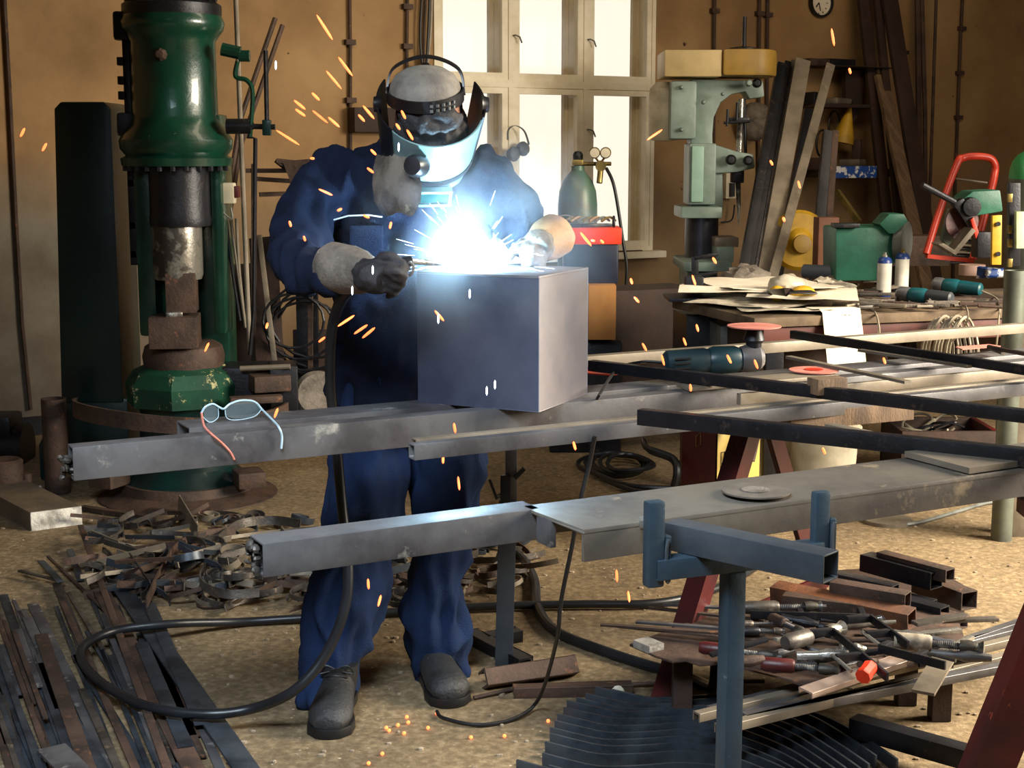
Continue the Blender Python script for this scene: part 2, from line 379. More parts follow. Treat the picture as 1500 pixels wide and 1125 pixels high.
sk = MB(); wall_box(sk, T0, tL+1, .002, .10, .0, .02)
struct(sk.build('baseboard_back', M_dark, smooth=0))
# the window: inner and outer casements, three wide and two high
Wn = bpy.data.objects.new('window_1', None); COL.objects.link(Wn); Wn['kind'] = 'structure'; Wn['_w'] = (0, 0, 0)
gl = bpy.data.materials.new('dusty_glass'); gl.use_nodes = True; _n = gl.node_tree.nodes; _l = gl.node_tree.links; _n.clear()
_o = _n.new('ShaderNodeOutputMaterial'); _t = _n.new('ShaderNodeBsdfTransparent'); _g = _n.new('ShaderNodeBsdfGlossy'); _x = _n.new('ShaderNodeMixShader')
_t.inputs[0].default_value = (.99, .97, .93, 1); _g.inputs['Roughness'].default_value = .1; _x.inputs[0].default_value = .05
_l.new(_t.outputs[0], _x.inputs[1]); _l.new(_g.outputs[0], _x.inputs[2]); _l.new(_x.outputs[0], _o.inputs[0])
def wbar(mb, t0, t1, z0, z1, o0, o1): return wall_box(mb, t0, t1, z0, z1, o0, o1)
cw = (tR-tL)
cols = [tL, WT(PW(748, 200)), WT(PW(857, 200)), tR]
fr = MB()
for o0, o1, wd in ((-.05, .012, .028), (-.21, -.165, .03)):
    wbar(fr, tL, tL+wd, zB, zT, o0, o1); wbar(fr, tR-wd, tR, zB, zT, o0, o1); wbar(fr, tL+wd, tR-wd, zB, zB+wd, o0, o1); wbar(fr, tL+wd, tR-wd, zT-wd, zT, o0, o1)
    for t in cols[1:3]: wbar(fr, t-wd*.7, t+wd*.7, zB+wd, zT-wd, o0, o1)
    for i in range(3): wbar(fr, cols[i]+wd*(1 if i == 0 else .7), cols[i+1]-wd*(1 if i == 2 else .7), zMid-wd*.8, zMid+wd*.8, o0, o1)
fr.build('window_frame', M_frame, Wn, smooth=0)
li = MB(); wbar(li, tL-.001, tL+.012, zB, zT, -.165, -.05); wbar(li, tR-.012, tR+.001, zB, zT, -.165, -.05); wbar(li, tL, tR, zB-.001, zB+.012, -.2, -.05)
li.build('reveal_lining', M_frame, Wn)
for o0, o1, e in ((-.04, .004, .02), (-.205, -.175, .022)):
    for i in range(3):
        for z0, z1 in ((zB, zMid), (zMid, zT)):
            a, b = cols[i]+e, cols[i+1]-e; c, d = z0+e*.9, z1-e*.9; rw = .042 if o1 > 0 else .03
            s = MB(); wbar(s, a, a+rw, c, d, o0, o1); wbar(s, b-rw, b, c, d, o0, o1); wbar(s, a+rw, b-rw, c, c+rw*1.1, o0, o1); wbar(s, a+rw, b-rw, d-rw, d, o0, o1)
            so = s.build('sash', M_frame, Wn, smooth=0, weld=False)
            g = MB(); wbar(g, a+rw, b-rw, c+rw, d-rw, (o0+o1)/2-.002, (o0+o1)/2+.002); g.build('glass_pane', gl, so, smooth=0)
for (x, y) in ((752, 52), (861, 58), (860, 190)):
    p = PW(x, y, .01); h = MB().tube([p, p+WN*.03, p+WN*.035+WD*.025+V((0, 0, -.01)), p+WN*.035+WD*.04+V((0, 0, -.045))], .005, 8); h.build('window_handle', M_grey, Wn)
sl = MB(); wbar(sl, tL-.03, tR+.05, zB-.045, zB, .0, .10); sl.build('window_sill', M_frame, Wn, bev=.006)

# ============================================================ long tubes on trestles
ZT = .88
def run(px0, py0, px1, z=ZT):       # from a pixel on the plane z along U till the ray column px1
    a = PZ(px0, py0, z); k = (px1-750)/FPX
    # X = k*depth
    def col(s):
        q = a+U*s; d = q.y*CP+(HC-q.z)*SP; return q.x/d-k
    lo, hi = -1, 30
    for _ in range(50):
        m = (lo+hi)/2
        if col(m) < 0: lo = m
        else: hi = m
    return a, a+U*lo
def long_tube(name, label, px0, py0, px1, w, h, m, z=ZT, t=.004, group=None, solid=False, bev=.003):
    a, b = run(px0, py0, px1, z); o = N_*(w/2)-V((0, 0, h/2))
    mb = MB(); (mb.bar(a+o, b+o, w, h) if solid else mb.hollow(a+o, b+o, w, h, t))
    ob = mb.build(name, m, bev=bev); tag(ob, label, 'steel tube', group); return ob, a, b
tA, aA, bA = long_tube('square_tube', 'long grey steel tube with crumpled plug in its left end, under the safety glasses', 106, 656, 1640, .05, .072, M_steel)
# its plug of slag
pl = MB()
for k in range(24):
    c = aA+N_*.025-V((0, 0, .045))-U*.004; d = V((random.uniform(-.012, .0), random.uniform(-.02, .02), random.uniform(-.025, .02)))
    pl.ball(c+d, random.uniform(.005, .010), 8)
pl.build('slag_plug', M_scrap, tA, jit=.01)
a2 = PZ(277, 626, ZT); 
a2, b2 = run(279, 628, 1640); o = N_*.060-V((0, 0, .034))
tag(MB().hollow(a2+o+N_*.004, b2+o+N_*.004, .105, .068).build('rectangular_tube', M_steel, bev=.003), 'wide flat steel tube lying behind the long tube that carries the cube', 'steel tube')
long_tube('square_tube', 'thin steel tube in front of the steel cube, burnt end over the legs', 607, 652, 1640, .032, .034, M_steel)
c2, d2 = run(612, 645, 1640); tag(MB().hollow(c2+N_*.022-V((0, 0, .012)), d2+N_*.022-V((0, 0, .012)), .024, .024).build('square_tube', M_steelw, bev=.002), 'slimmer tube lying right behind the thin tube with the burnt end', 'steel tube')
tB, aB, bB = long_tube('square_tube', 'front steel tube with scraped paint and a jagged open left end', 385, 797, 792, .066, .056, M_steel)
sb = MB()
for k in range(16):
    c = aB+N_*.033-V((0, 0, .028))-U*.0; d = N_*random.uniform(-.02, .028)+V((0, 0, random.uniform(-.022, .02)))+U*random.uniform(-.006, .004)
    sb.ball(c+d, random.uniform(.004, .008), 8)
sb.build('slag_crust', M_scrap, tB, jit=.008)
# main channel, its left end mitred
mc0, mc1 = run(855, 776, 1700); W_, H_, t_ = .195, .056, .007
fo = MB()
pA = mc0; pE = PZ(786, 750, ZT)
L_ = (mc1-mc0).length; off = (pE-pA).dot(U); wn = (pE-pA).dot(N_)
poly = [(0, 0), (L_, 0), (L_, W_), (off+.0, W_), (off, wn)]
fo.prism(poly, t_, mc0-V((0, 0, t_/2)), U, N_)
fo.prism([(0, 0), (L_, 0), (L_, -H_+t_), (0, -H_+t_)], t_, mc0-V((0, 0, t_))+N_*(t_/2), U, V((0, 0, 1)))
fo.prism([(off, 0), (L_, 0), (L_, -H_+t_), (off, -H_+t_)], t_, mc0-V((0, 0, t_))+N_*(W_-t_/2), U, V((0, 0, 1)))
M_chan = mat('worn_channel_steel', '#7d766b', '#56504a', .4, .35, 4, .08, 60, .35, .6, '#a08e74', 8, .6, .7, rvar=.2)
tag(fo.build('steel_channel', M_chan, bev=.0015), 'broad worn steel channel with a grinding disc lying on it', 'steel beam')
p = aB+U*.005; 
tag(MB().prism([(0, 0), (.05, 0), (.05, -.05), (0, -.05)], .012, PZ(790, 752, ZT-.004), N_*-1, V((0, 0, 1))).build('weld_tab', M_steel, bev=.002), 'small steel tab at the notch between front tube and channel', 'steel plate')
# far long tubes
long_tube('square_tube', 'farthest pale steel tube, nearest to the workbench', 720, 533, 1640, .04, .034, M_steelw)
long_tube('flat_bar', 'flat bar between the angle grinder and the front dark frame tube', 1085, 577, 1640, .018, .03, M_steelw, solid=True)
# dark frame tubes lying across the others
def cross_tube(x0, y0, x1, y1, w, h, label, z=.925, m=None):
    a, b = PZ(x0, y0, z), PZ(x1, y1, z); d = (b-a).normalized(); s = V((-d.y, d.x, 0))
    b = a+(b-a)*1.12
    o = s*(w/2)-V((0, 0, h/2)); return tag(MB().hollow(a+o, b+o, w, h, .003).build('dark_square_tube', m or M_dark, bev=.002), label, 'steel tube', 'dark tubes lying across the long tubes')
cross_tube(1157, 484, 1500, 536, .022, .026, 'dark square tube lying across, highest of the three in the photo')
cross_tube(861, 528, 1500, 601, .028, .030, 'middle one of the three dark crossing tubes, ending beside the steel cube')
cross_tube(933, 600, 1500, 658, .028, .036, 'dark square tube crossing nearest to the broad channel, with a clean cut left end', z=.92)
# crossbars behind
for (x0, y0, x1, y1, l) in ((1155, 523, 1330, 560, 'short flat bar lying behind the pink disc'), (1260, 513, 1420, 537, 'short flat bar right of the pink disc, under the dark tube'), (995, 543, 1130, 563, 'thin flat bar in front of the angle grinder body')):
    a, b = PZ(x0, y0, .902), PZ(x1, y1, .902); tag(MB().bar(a, b, .022, .008).build('flat_bar', M_steelw), l, 'steel bar')
tag(MB().prism([(0, 0), (.5, 0), (.5, .09), (.02, .09)], .01, PZ(1010, 571, .887)+V((0,0,.0)), U, N_).build('steel_plate', M_steelw, bev=.001), 'flat steel plate under the angle grinder', 'steel plate')
# L-shaped piece on the main channel
P = [PZ(1325, 665, .889), PZ(1420, 690, .889), PZ(1640, 658, .889), PZ(1640, 646, .889), PZ(1440, 671, .889), PZ(1380, 660, .889)]
q0 = P[0]; tag(MB().prism([((p-q0).x, (p-q0).y) for p in P], .012, q0, (1, 0, 0), (0, 1, 0)).build('flat_bar', M_steelw), 'bent flat bar lying on the right end of the broad channel', 'steel bar')

# trestles
def trestle(c, ang, spread, zt, w, label, depth=None):
    d = V((math.cos(ang), math.sin(ang), 0)); t = thing('trestle', label, 'trestle', (c[0], c[1], 0)); nrm = V((-d.y, d.x, 0))
    for s in (-1, 1):
        top = V((c[0], c[1], zt)) + d*(s*.06); ft = V((c[0], c[1], 0)) + d*(s*spread)
        MB().angle(top - d*(s*w/2) , ft - d*(s*w/2), w, .006, up=nrm, flip=-s).build('leg', M_red, t)
    MB().bar(V((c[0], c[1], zt-.015))-nrm*.05, V((c[0], c[1], zt-.015))+nrm*.3, .06, .03).build('top_rail', M_red, t)
    z = .16; k = spread*(1-z/zt); MB().bar(V((c[0], c[1], z))-d*k, V((c[0], c[1], z))+d*k, .012, .045).build('stretcher', M_red, t)
    return t
trestle((.735, 4.23), math.radians(49), .50, .80, .06, 'dark red trestle in the middle, below the crossing of the dark tubes')
trestle((1.035, 2.62), -.05, .325, .81, .075, 'dark red trestle at the right edge of the photo, nearest to the camera')

# ============================================================ the steel cube
bn = PZ(789, 604, ZT); d1 = V((-.9, .436, 0)).normalized(); d2_ = V((.436, .9, 0)).normalized()
bh = .322; cw1, cw2 = .332, .30
def quadbox(o, a, la, b, lb, h, th):
    m = MB(); return m.add([o, o+a*la, o+a*la+b*lb, o+b*lb] + [p+V((0, 0, h)) for p in (o, o+a*la, o+a*la+b*lb, o+b*lb)], [(0, 1, 2, 3), (4, 5, 6, 7), (0, 1, 5, 4), (1, 2, 6, 5), (2, 3, 7, 6), (3, 0, 4, 7)])
bx = thing('steel_cube', 'large welded sheet steel cube standing on the long tubes in front of the welder', 'steel box', bn)
th = .004
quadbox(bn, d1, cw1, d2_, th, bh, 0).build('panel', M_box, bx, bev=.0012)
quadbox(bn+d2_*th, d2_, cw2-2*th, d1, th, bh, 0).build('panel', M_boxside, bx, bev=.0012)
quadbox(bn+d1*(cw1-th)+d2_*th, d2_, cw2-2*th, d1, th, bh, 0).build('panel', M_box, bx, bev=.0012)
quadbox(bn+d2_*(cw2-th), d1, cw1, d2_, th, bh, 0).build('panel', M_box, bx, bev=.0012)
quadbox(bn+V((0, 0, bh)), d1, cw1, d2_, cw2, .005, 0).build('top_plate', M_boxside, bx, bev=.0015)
ZB = bn.z+bh+.005

# arc, glow and smoke
ARC = PZ(690, 388, ZB+.012)
M_arc = mat('arc', '#ffffff', emit=('#dff4ff', 40)); 
tag(MB().ball(ARC, .014, 16).build('welding_arc', M_arc), 'blinding white welding arc on the top edge of the steel cube', 'welding arc')
light('arc_light', 'POINT', ARC+V((0, -.01, .03)), 30, (.46, .76, 1.0), .02)
def smoke(name, c, r, dens, color, seed=0., sc=5., label=''):
    m = bpy.data.materials.new(name); m.use_nodes = True; N = m.node_tree.nodes; L = m.node_tree.links
    N.remove(N['Principled BSDF']); out = N['Material Output']
    tc = N.new('ShaderNodeTexCoord'); ln = N.new('ShaderNodeVectorMath'); ln.operation = 'LENGTH'; L.new(tc.outputs['Object'], ln.inputs[0])
    mr = N.new('ShaderNodeMapRange'); mr.interpolation_type = 'SMOOTHSTEP'; mr.inputs[1].default_value = .12; mr.inputs[2].default_value = 1.0; mr.inputs[3].default_value = 1; mr.inputs[4].default_value = 0
    L.new(ln.outputs['Value'], mr.inputs[0])
    n = N.new('ShaderNodeTexNoise'); n.noise_dimensions = '4D'; n.inputs['W'].default_value = seed; n.inputs['Scale'].default_value = sc; n.inputs['Detail'].default_value = 4; L.new(tc.outputs['Object'], n.inputs['Vector'])
    r2 = N.new('ShaderNodeMapRange'); r2.inputs[1].default_value = .42; r2.inputs[2].default_value = .66; L.new(n.outputs['Fac'], r2.inputs[0])
    a = N.new('ShaderNodeMath'); a.operation = 'MULTIPLY'; L.new(mr.outputs[0], a.inputs[0]); L.new(r2.outputs[0], a.inputs[1])
    b = N.new('ShaderNodeMath'); b.operation = 'MULTIPLY'; L.new(a.outputs[0], b.inputs[0]); b.inputs[1].default_value = dens
    v = N.new('ShaderNodeVolumePrincipled'); v.inputs['Color'].default_value = lin(color); v.inputs['Anisotropy'].default_value = .1; v.inputs['Density Attribute'].default_value = ''
    L.new(b.outputs[0], v.inputs['Density']); L.new(v.outputs[0], out.inputs['Volume'])
    s = MB().ball((0, 0, 0), 1.0, 24); o = s.build(name, m); o.location = c; o.scale = r
    for q in o.data.vertices: q.co += V(o['_w'])
    o['kind'] = 'stuff'; o['label'] = label; o['category'] = 'smoke'
    m.cycles.volume_sampling = 'DISTANCE' if hasattr(m, 'cycles') else None
    return o
smoke('welding_smoke', ARC+V((.03, -.12, .05)), (.36, .30, .34), 2.5, '#dcecf6', 1.3, 2.2, 'bluish smoke glowing around the arc above the steel cube')

# ============================================================ the welder
def ring_loft(mb, pts, n=20):    # pts: (centre, rx, ry) rings perpendicular to the way
    cs = [V(p[0]) for p in pts]; m = len(pts); vs = []; fs = []; ref = V((1, 0, 0))
    for i, (c, rx, ry) in enumerate(pts):
        d = (cs[min(i+1, m-1)]-cs[max(i-1, 0)]).normalized()
        a = (ref - d*ref.dot(d))
        if a.length < .2: a = V((0, 0, 1)) - d*d.z
        a.normalize(); b = d.cross(a)
        vs += [V(c)+a*(rx*math.cos(2*PI*k/n))+b*(ry*math.sin(2*PI*k/n)) for k in range(n)]
    for i in range(m-1): fs += [(i*n+k, i*n+(k+1) % n, (i+1)*n+(k+1) % n, (i+1)*n+k) for k in range(n)]
    fs += [tuple(range(n))[::-1], tuple((m-1)*n+k for k in range(n))]
    return mb.add(vs, fs)
def smooth_rings(pts, k=5):
    out = []; m = len(pts)
    P_ = [V((*p[0], )) for p in pts]
    for i in range(m-1):
        for j in range(k):
            t = j/k; g = lambda a0, a1, a2, a3: .5*((2*a1)+(a2-a0)*t+(2*a0-5*a1+4*a2-a3)*t*t+(3*a1-a0-3*a2+a3)*t**3)
            i0, i1, i2, i3 = max(i-1, 0), i, i+1, min(i+2, m-1)
            out.append((g(P_[i0], P_[i1], P_[i2], P_[i3]), g(pts[i0][1], pts[i1][1], pts[i2][1], pts[i3][1]), g(pts[i0][2], pts[i1][2], pts[i2][2], pts[i3][2])))
    return out+[pts[-1]]
def fuse(name, m, lofts, parent, voxel=.010, balls=(), iters=3, fold=None, extra=None):
    """several overlapping closed shapes fused into one continuous surface"""
    mb = MB()
    objs = []
    for l in lofts: ring_loft(mb, smooth_rings(l))
    for c, r, *R in balls: mb.ball(c, r, 20, R[0] if R else None)
    if extra: mb.merge(extra)
    me = bpy.data.meshes.new(name); me.from_pydata([tuple(v) for v in mb.v], [], mb.f); 
    o = bpy.data.objects.new(name, me); COL.objects.link(o)
    md = o.modifiers.new('r', 'REMESH'); md.mode = 'VOXEL'; md.voxel_size = voxel
    ms = o.modifiers.new('s', 'SMOOTH'); ms.iterations = iters; ms.factor = .6
    dg = bpy.context.evaluated_depsgraph_get(); me2 = bpy.data.meshes.new_from_object(o.evaluated_get(dg))
    o.modifiers.clear(); o.data = me2; bpy.data.meshes.remove(me)
    if fold:
        nm = [v.normal.copy() for v in me2.vertices]
        for v, nn in zip(me2.vertices, nm): v.co += nn*fold(v.co, nn)
    org = V(parent['_w']); 
    for v in me2.vertices: v.co -= org
    me2.polygons.foreach_set('use_smooth', [True]*len(me2.polygons)); me2.materials.clear(); me2.materials.append(m); me2.name = name
    o.parent = parent; o['_w'] = tuple(org); return o
def folds(amp, stretch, axis_rot=None, sc=9, seed=0):
    def f(co, nn):
        p = V((co.x*stretch[0], co.y*stretch[1], co.z*stretch[2]))*sc+V((seed, seed, 0))
        a = noise.noise(p); b = noise.noise(p*2.3+V((5, 1, 2)))
        r = 1-abs(a)*2.2
        return amp*(max(r, -.4)*.8+b*.5-.4)
    return f
man = thing('person', 'person in navy work clothes and welding mask bending over the steel cube', 'person', (-.33, 3.95, 0))
def scl(px, py, Y): return FPX/(Y*CP+(HC-PY(px, py, Y).z)*SP)
def R3(px, py, Y, rpx, ry=None):
    r = rpx/scl(px, py, Y); return (PY(px, py, Y), r, ry if ry else r)
# trousers
legL = [R3(552, 560, 4.06, 66, .135), R3(545, 640, 4.05, 62, .12), R3(543, 700, 4.02, 58, .11), R3(525, 800, 3.96, 55, .10), R3(505, 880, 3.93, 53, .098), R3(490, 950, 3.92, 46, .09), R3(483, 985, 3.92, 42, .088), R3(481, 1012, 3.89, 43, .098), R3(480, 1030, 3.88, 41, .098)]
legR = [R3(625, 560, 4.10, 66, .135), R3(648, 640, 4.10, 62, .12), R3(657, 700, 4.09, 54, .11), R3(646, 800, 4.07, 45, .10), R3(637, 880, 4.08, 46, .098), R3(641, 940, 4.10, 44, .09), R3(641, 962, 4.12, 39, .085), R3(643, 978, 4.10, 38, .095), R3(645, 992, 4.08, 37, .095)]
hip = [(PY(592, 500, 4.05), .19, .135), (PY(590, 560, 4.06), .20, .15), (PY(592, 620, 4.07), .19, .145)]
tf = folds(.028, (1, 1, .40), sc=12, seed=2)
fuse('trousers', M_trous, [legL, legR, hip], man, .0105, fold=lambda c, n: tf(c, n)*(1 if c.z > .3 else 1.3))
# jacket: torso and sleeves
torso = [(PY(588, 585, 4.05), .205, .15), (PY(588, 520, 4.04), .195, .148), (PY(588, 450, 4.03), .19, .145), (PY(595, 380, 4.02), .20, .15), (PY(602, 310, 3.99), .215, .15), (PY(606, 262, 3.95), .20, .14), (PY(610, 225, 3.92), .12, .105)]
armL = [R3(520, 262, 3.97, 52), R3(478, 278, 3.94, 47), R3(448, 320, 3.87, 43), R3(436, 362, 3.78, 41), R3(448, 392, 3.66, 38), R3(478, 398, 3.56, 33, .055), R3(500, 398, 3.51, 29, .05)]
armR = [R3(690, 262, 3.97, 50), R3(728, 282, 3.96, 45), R3(756, 318, 3.96, 38), R3(772, 345, 3.94, 34), R3(782, 356, 3.90, 31)]
jf = folds(.028, (1.0, 1.0, .5), sc=12, seed=7)
jk = fuse('jacket', M_cloth, [torso, armL, armR], man, .0105, fold=lambda c, n: jf(c, n))
col = MB(); nk = PY(622, 222, 3.88); col.lathe([(.088, -.03), (.082, .0), (.078, .03), (.083, .032), (.090, .0), (.096, -.03)], nk, 24, (.0, -.4, .9)); col.build('collar', M_cloth, man)
pk = MB(); 
for (x0, x1, y0, y1) in ((512, 560, 330, 392),):
    q = [PY(x0, y1, 3.868), PY(x1, y1, 3.86), PY(x1, y0, 3.83), PY(x0, y0, 3.84)]
    pk.add(q + [p+V((0, .03, 0)) for p in q], [(0, 1, 2, 3), (7, 6, 5, 4), (0, 4, 5, 1), (1, 5, 6, 2), (2, 6, 7, 3), (3, 7, 4, 0)])
pk.build('chest_pocket', M_cloth, man, bev=.004)
rp = MB(); rp.tube([PY(489, 322, 3.835), PY(510, 316, 3.825), PY(540, 315, 3.82), PY(560, 318, 3.82)], .0022, 6); rp.build('reflective_piping', mat('reflective_white', '#d8dce6', rough=.4), man)
# body under the clothes: one continuous surface, head to feet
Hc = PY(631, 166, 3.76); TI = math.radians(45)
hx, hy, hz = V((1, 0, 0)), V((.0, -math.sin(TI), -math.cos(TI))), V((0, -math.cos(TI), math.sin(TI)))
yaw = Matrix.Rotation(math.radians(8), 3, 'Z'); hx, hy, hz = yaw@hx, yaw@hy, yaw@hz
HM = Matrix((hx, hy, hz)).transposed()
def HP(x, y, z): return Hc + HM @ V((x, y, z))
body_l = [[(p[0], p[1]*.62, p[2]*.68) for p in legL]+[(PY(482, 1030, 3.90), .045, .05)], [(p[0], p[1]*.62, p[2]*.68) for p in legR]+[(PY(641, 995, 4.12), .045, .05)],
          [(p[0], p[1]*.8, p[2]*.8) for p in torso], [(p[0], p[1]*.6, p[2]*.6) for p in armL]+[(PY(530, 400, 3.47), .036, .032)], [(p[0], p[1]*.6, p[2]*.6) for p in armR]+[(PY(796, 362, 3.86), .034, .03)],
          [(PY(612, 240, 3.94), .07, .07), (HP(0, -.05, -.09), .06, .06), (HP(0, -.01, -.02), .062, .07)]]
heads = [(Hc, (.076, .094, .095), HM), (HP(0, .035, -.055), (.058, .06, .065), HM), (HP(0, .105, -.03), (.014, .02, .022), HM), (HP(0, .08, -.10), (.028, .022, .022), HM),
         (HP(0, .092, -.065), (.026, .012, .008), HM), (HP(.03, .084, .01), (.014, .01, .011), HM), (HP(-.03, .084, .01), (.014, .01, .011), HM),
         (HP(.08, -.005, -.02), (.010, .02, .032), HM), (HP(-.08, -.005, -.02), (.010, .02, .032), HM)]
fuse('body', M_skin, body_l, man, .009, balls=heads, iters=2)
hr = MB(); hr.ball(HP(0, -.02, .0), (.082, .098, .09), 20, HM); hr.build('hair', mat('dark_hair', '#1c1613', '#2a201a', .8, 0, 40), man)

# boots
def boot(toe, heel, wd, name='boot'):
    toe, heel = V(toe), V(heel); d = (toe-heel).normalized(); L_ = (toe-heel).length; s = V((d.y, -d.x, 0)); b = V((heel.x, heel.y, 0))
    def R(f, z, w, h): return (b+d*(f*L_)+V((0, 0, z)), w, h)
    mb = MB(); n = 20; rings = []
    prof = [(.0, .055, .036, .05), (.06, .062, .040, .06), (.2, .066, .042, .065), (.4, .060, .045, .055), (.6, .052, .051, .045), (.78, .047, .056, .041), (.9, .043, .052, .036), (.98, .038, .036, .026), (1.0, .036, .018, .014)]
    for f, z, w_, h_ in prof:
        rings.append([b+d*(f*L_)+V((0, 0, max(.022, z+h_*math.sin(2*PI*k/n))))+s*(w_*wd*math.cos(2*PI*k/n)) for k in range(n)])
    vs = sum(rings, []); fs = []
    for i in range(len(rings)-1): fs += [(i*n+k, i*n+(k+1) % n, (i+1)*n+(k+1) % n, (i+1)*n+k) for k in range(n)]
    fs += [tuple(range(n))[::-1], tuple((len(rings)-1)*n+k for k in range(n))]
    mb.add(vs, fs)
    mb.lathe([(.048, .0), (.052, .03), (.053, .055), (.055, .065), (.050, .065)], b+d*(.24*L_)+V((0, 0, .06)), 20)
    o = mb.build(name, M_boot, man, jit=.002)
    so = MB(); pts = [(-.01, .62), (.1, .74), (.3, .70), (.5, .78), (.75, 1.02), (.9, .96), (1.0, .55), (1.025, .2)]
    poly = [(f*L_, w_*.058*wd) for f, w_ in pts]+[(f*L_, -w_*.058*wd) for f, w_ in pts[::-1]]
    so.prism(poly, .026, b+V((0, 0, .014)), d, s); so.build('boot_sole', M_black, o, bev=.003)
    la = MB()
    for k in range(5):
        c = b+d*((.36+.075*k)*L_)+V((0, 0, .118-.013*k)); la.tube(spl([c-s*.032, c+V((0, 0, .006))+d*.006, c+s*.032-d*.006], 4), .003, 6)
    c = b+d*(.40*L_)+V((0, 0, .122)); la.tube(spl([c, c+s*.03+V((0, 0, .012)), c+s*.045-V((0, 0, .01)), c+s*.02-V((0, 0, .005)), c], 4), .0025, 6); la.tube(spl([c, c-s*.03+V((0, 0, .012)), c-s*.045-V((0, 0, .01)), c], 4), .0025, 6)
    la.build('laces', M_black, o)
    return o
boot(PZ(480, 1083), PZ(486, 1083)+V((-.005, .30, 0)), 1.05)
boot(PZ(664, 1037), PZ(664, 1037)+V((-.09, .285, 0)), 1.05)

# mask: headgear, cap, shell, lens, neck leather
mask = thing('welding_mask', 'black and teal welding mask tilted down on the head of the person', 'welding mask', Hc)
del mask['category']; del mask['label']; mask.name = 'welding_mask'; mask.parent = man; mask.location = V(Hc)-V(man['_w'])
def hpatch(rf, a0, a1, z0, z1, na=28, nz_=10, th=.004):   # shell around the head
    vs = []; fs = []
    for q in (0, th):
        for i in range(nz_+1):
            for k in range(na+1):
                z = z0+(z1-z0)*i/nz_; a = a0+(a1-a0)*k/na; rx, ry = rf(z); vs.append(HP((rx-q)*math.sin(a), (ry-q)*math.cos(a), z))
    W = na+1; M_ = W*(nz_+1)
    for i in range(nz_):
        for k in range(na):
            a = i*W+k; fs += [(a, a+1, a+W+1, a+W), (M_+a, M_+a+W, M_+a+W+1, M_+a+1)]
    for k in range(na): fs += [(k, M_+k, M_+k+1, k+1), (nz_*W+k, nz_*W+k+1, M_+nz_*W+k+1, M_+nz_*W+k)]
    for i in range(nz_): fs += [(i*W, (i+1)*W, M_+(i+1)*W, M_+i*W), (i*W+na, M_+i*W+na, M_+(i+1)*W+na, (i+1)*W+na)]
    return MB().add(vs, fs)
def rf(z):
    t = max(0, min(1, (z+.26)/.29)); return (.085+.047*t**.6, .085+.060*t**.8)
dg_ = math.radians
hpatch(rf, dg_(-52), dg_(70), -.135, .025).build('mask_shell', M_shell, mask)
hpatch(lambda z: (rf(z)[0]+.006, rf(z)[1]+.004), dg_(-125), dg_(-50), -.25, .035, 14).build('side_panel', M_blackp, mask)
hpatch(lambda z: (rf(z)[0]+.004, rf(z)[1]+.004), dg_(70), dg_(122), -.15, .035, 12).build('side_panel', M_blackp, mask)
hpatch(lambda z: (rf(z)[0]-.006, rf(z)[1]-.010), dg_(-60), dg_(66), -.26, -.125, 24, 8).build('chin_panel', M_shell, mask)
hpatch(lambda z: (rf(z)[0]+.003, rf(z)[1]+.003), dg_(-62), dg_(78), -.140, -.122, 24, 3, .010).build('shell_lip', M_blackp, mask)
# lens frame
lf = MB(); y_ = .118
for (x0, x1, z0, z1) in ((-.055, .055, -.158, -.150), (-.055, .055, -.205, -.197), (-.055, -.047, -.197, -.158), (.047, .055, -.197, -.158)):
    lf.box(HP((x0+x1)/2, y_, (z0+z1)/2), (x1-x0, .018, z1-z0), M=HM)
lf.build('lens_frame', M_shell, mask, bev=.001)
MB().box(HP(0, y_-.002, -.1775), (.094, .006, .039), M=HM).build('dark_lens', mat('dark_lens', '#0e3a36', rough=.1), mask)
# forehead padding, black
ca = V((0, -.34, .94)); ca.normalize(); cf_ = V((0, -.94, -.34)).normalized(); CC = PY(623, 140, 3.72)
def CPt(x, y, z): return CC+V((1, 0, 0))*x+cf_*y+ca*z
cp_ = MB(); cp_.lathe([(.088, -.01), (.089, .01), (.086, .028), (.076, .045), (.058, .058), (.034, .066), (0, .069)], (0, 0, 0), 28)
cp_.v = [CPt(p.x, p.y*1.12, p.z) for p in cp_.v]; cp_.build('cap', M_cap, mask)
st = MB(); ring = [CPt(.094*math.sin(a), .108*math.cos(a), .004) for a in [j*2*PI/32 for j in range(33)]]
st.strip(ring, .030, .004, ca); st.strip(spl([CPt(-.096, -.01, .0), CPt(-.080, -.045, .055), CPt(0, -.055, .082), CPt(.080, -.045, .055), CPt(.096, -.01, .0)], 8), .018, .005, CPt(0, 1, 0)-CC)
st.build('head_strap', M_blackp, mask)
sq = MB()
for i_ in range(5):
    for j_ in range(2): a_ = math.radians(12+9*i_); sq.box(CPt(.098*math.sin(a_), .112*math.cos(a_), -.004+.012*j_), (.007, .003, .007), -a_)
sq.build('strap_buckle', M_grey, mask)
for s in (-1, 1):
    MB().lathe([(.0, .02), (.018, .018), (.022, .006), (.026, .0)], HP(s*.125, .0, .03), 16, HM@V((s, 0, 0))).build('knob', M_blackp, mask)
# wrinkled dark fabric seen between cap and shell
fuse('hood_lining', M_leatherd, [], man, .008, balls=[(HP(.0, .040, -.005), (.094, .088, .045), HM), (PY(630, 176, 3.665), (.080, .045, .040))], fold=folds(.012, (1, 1, 1), sc=24))
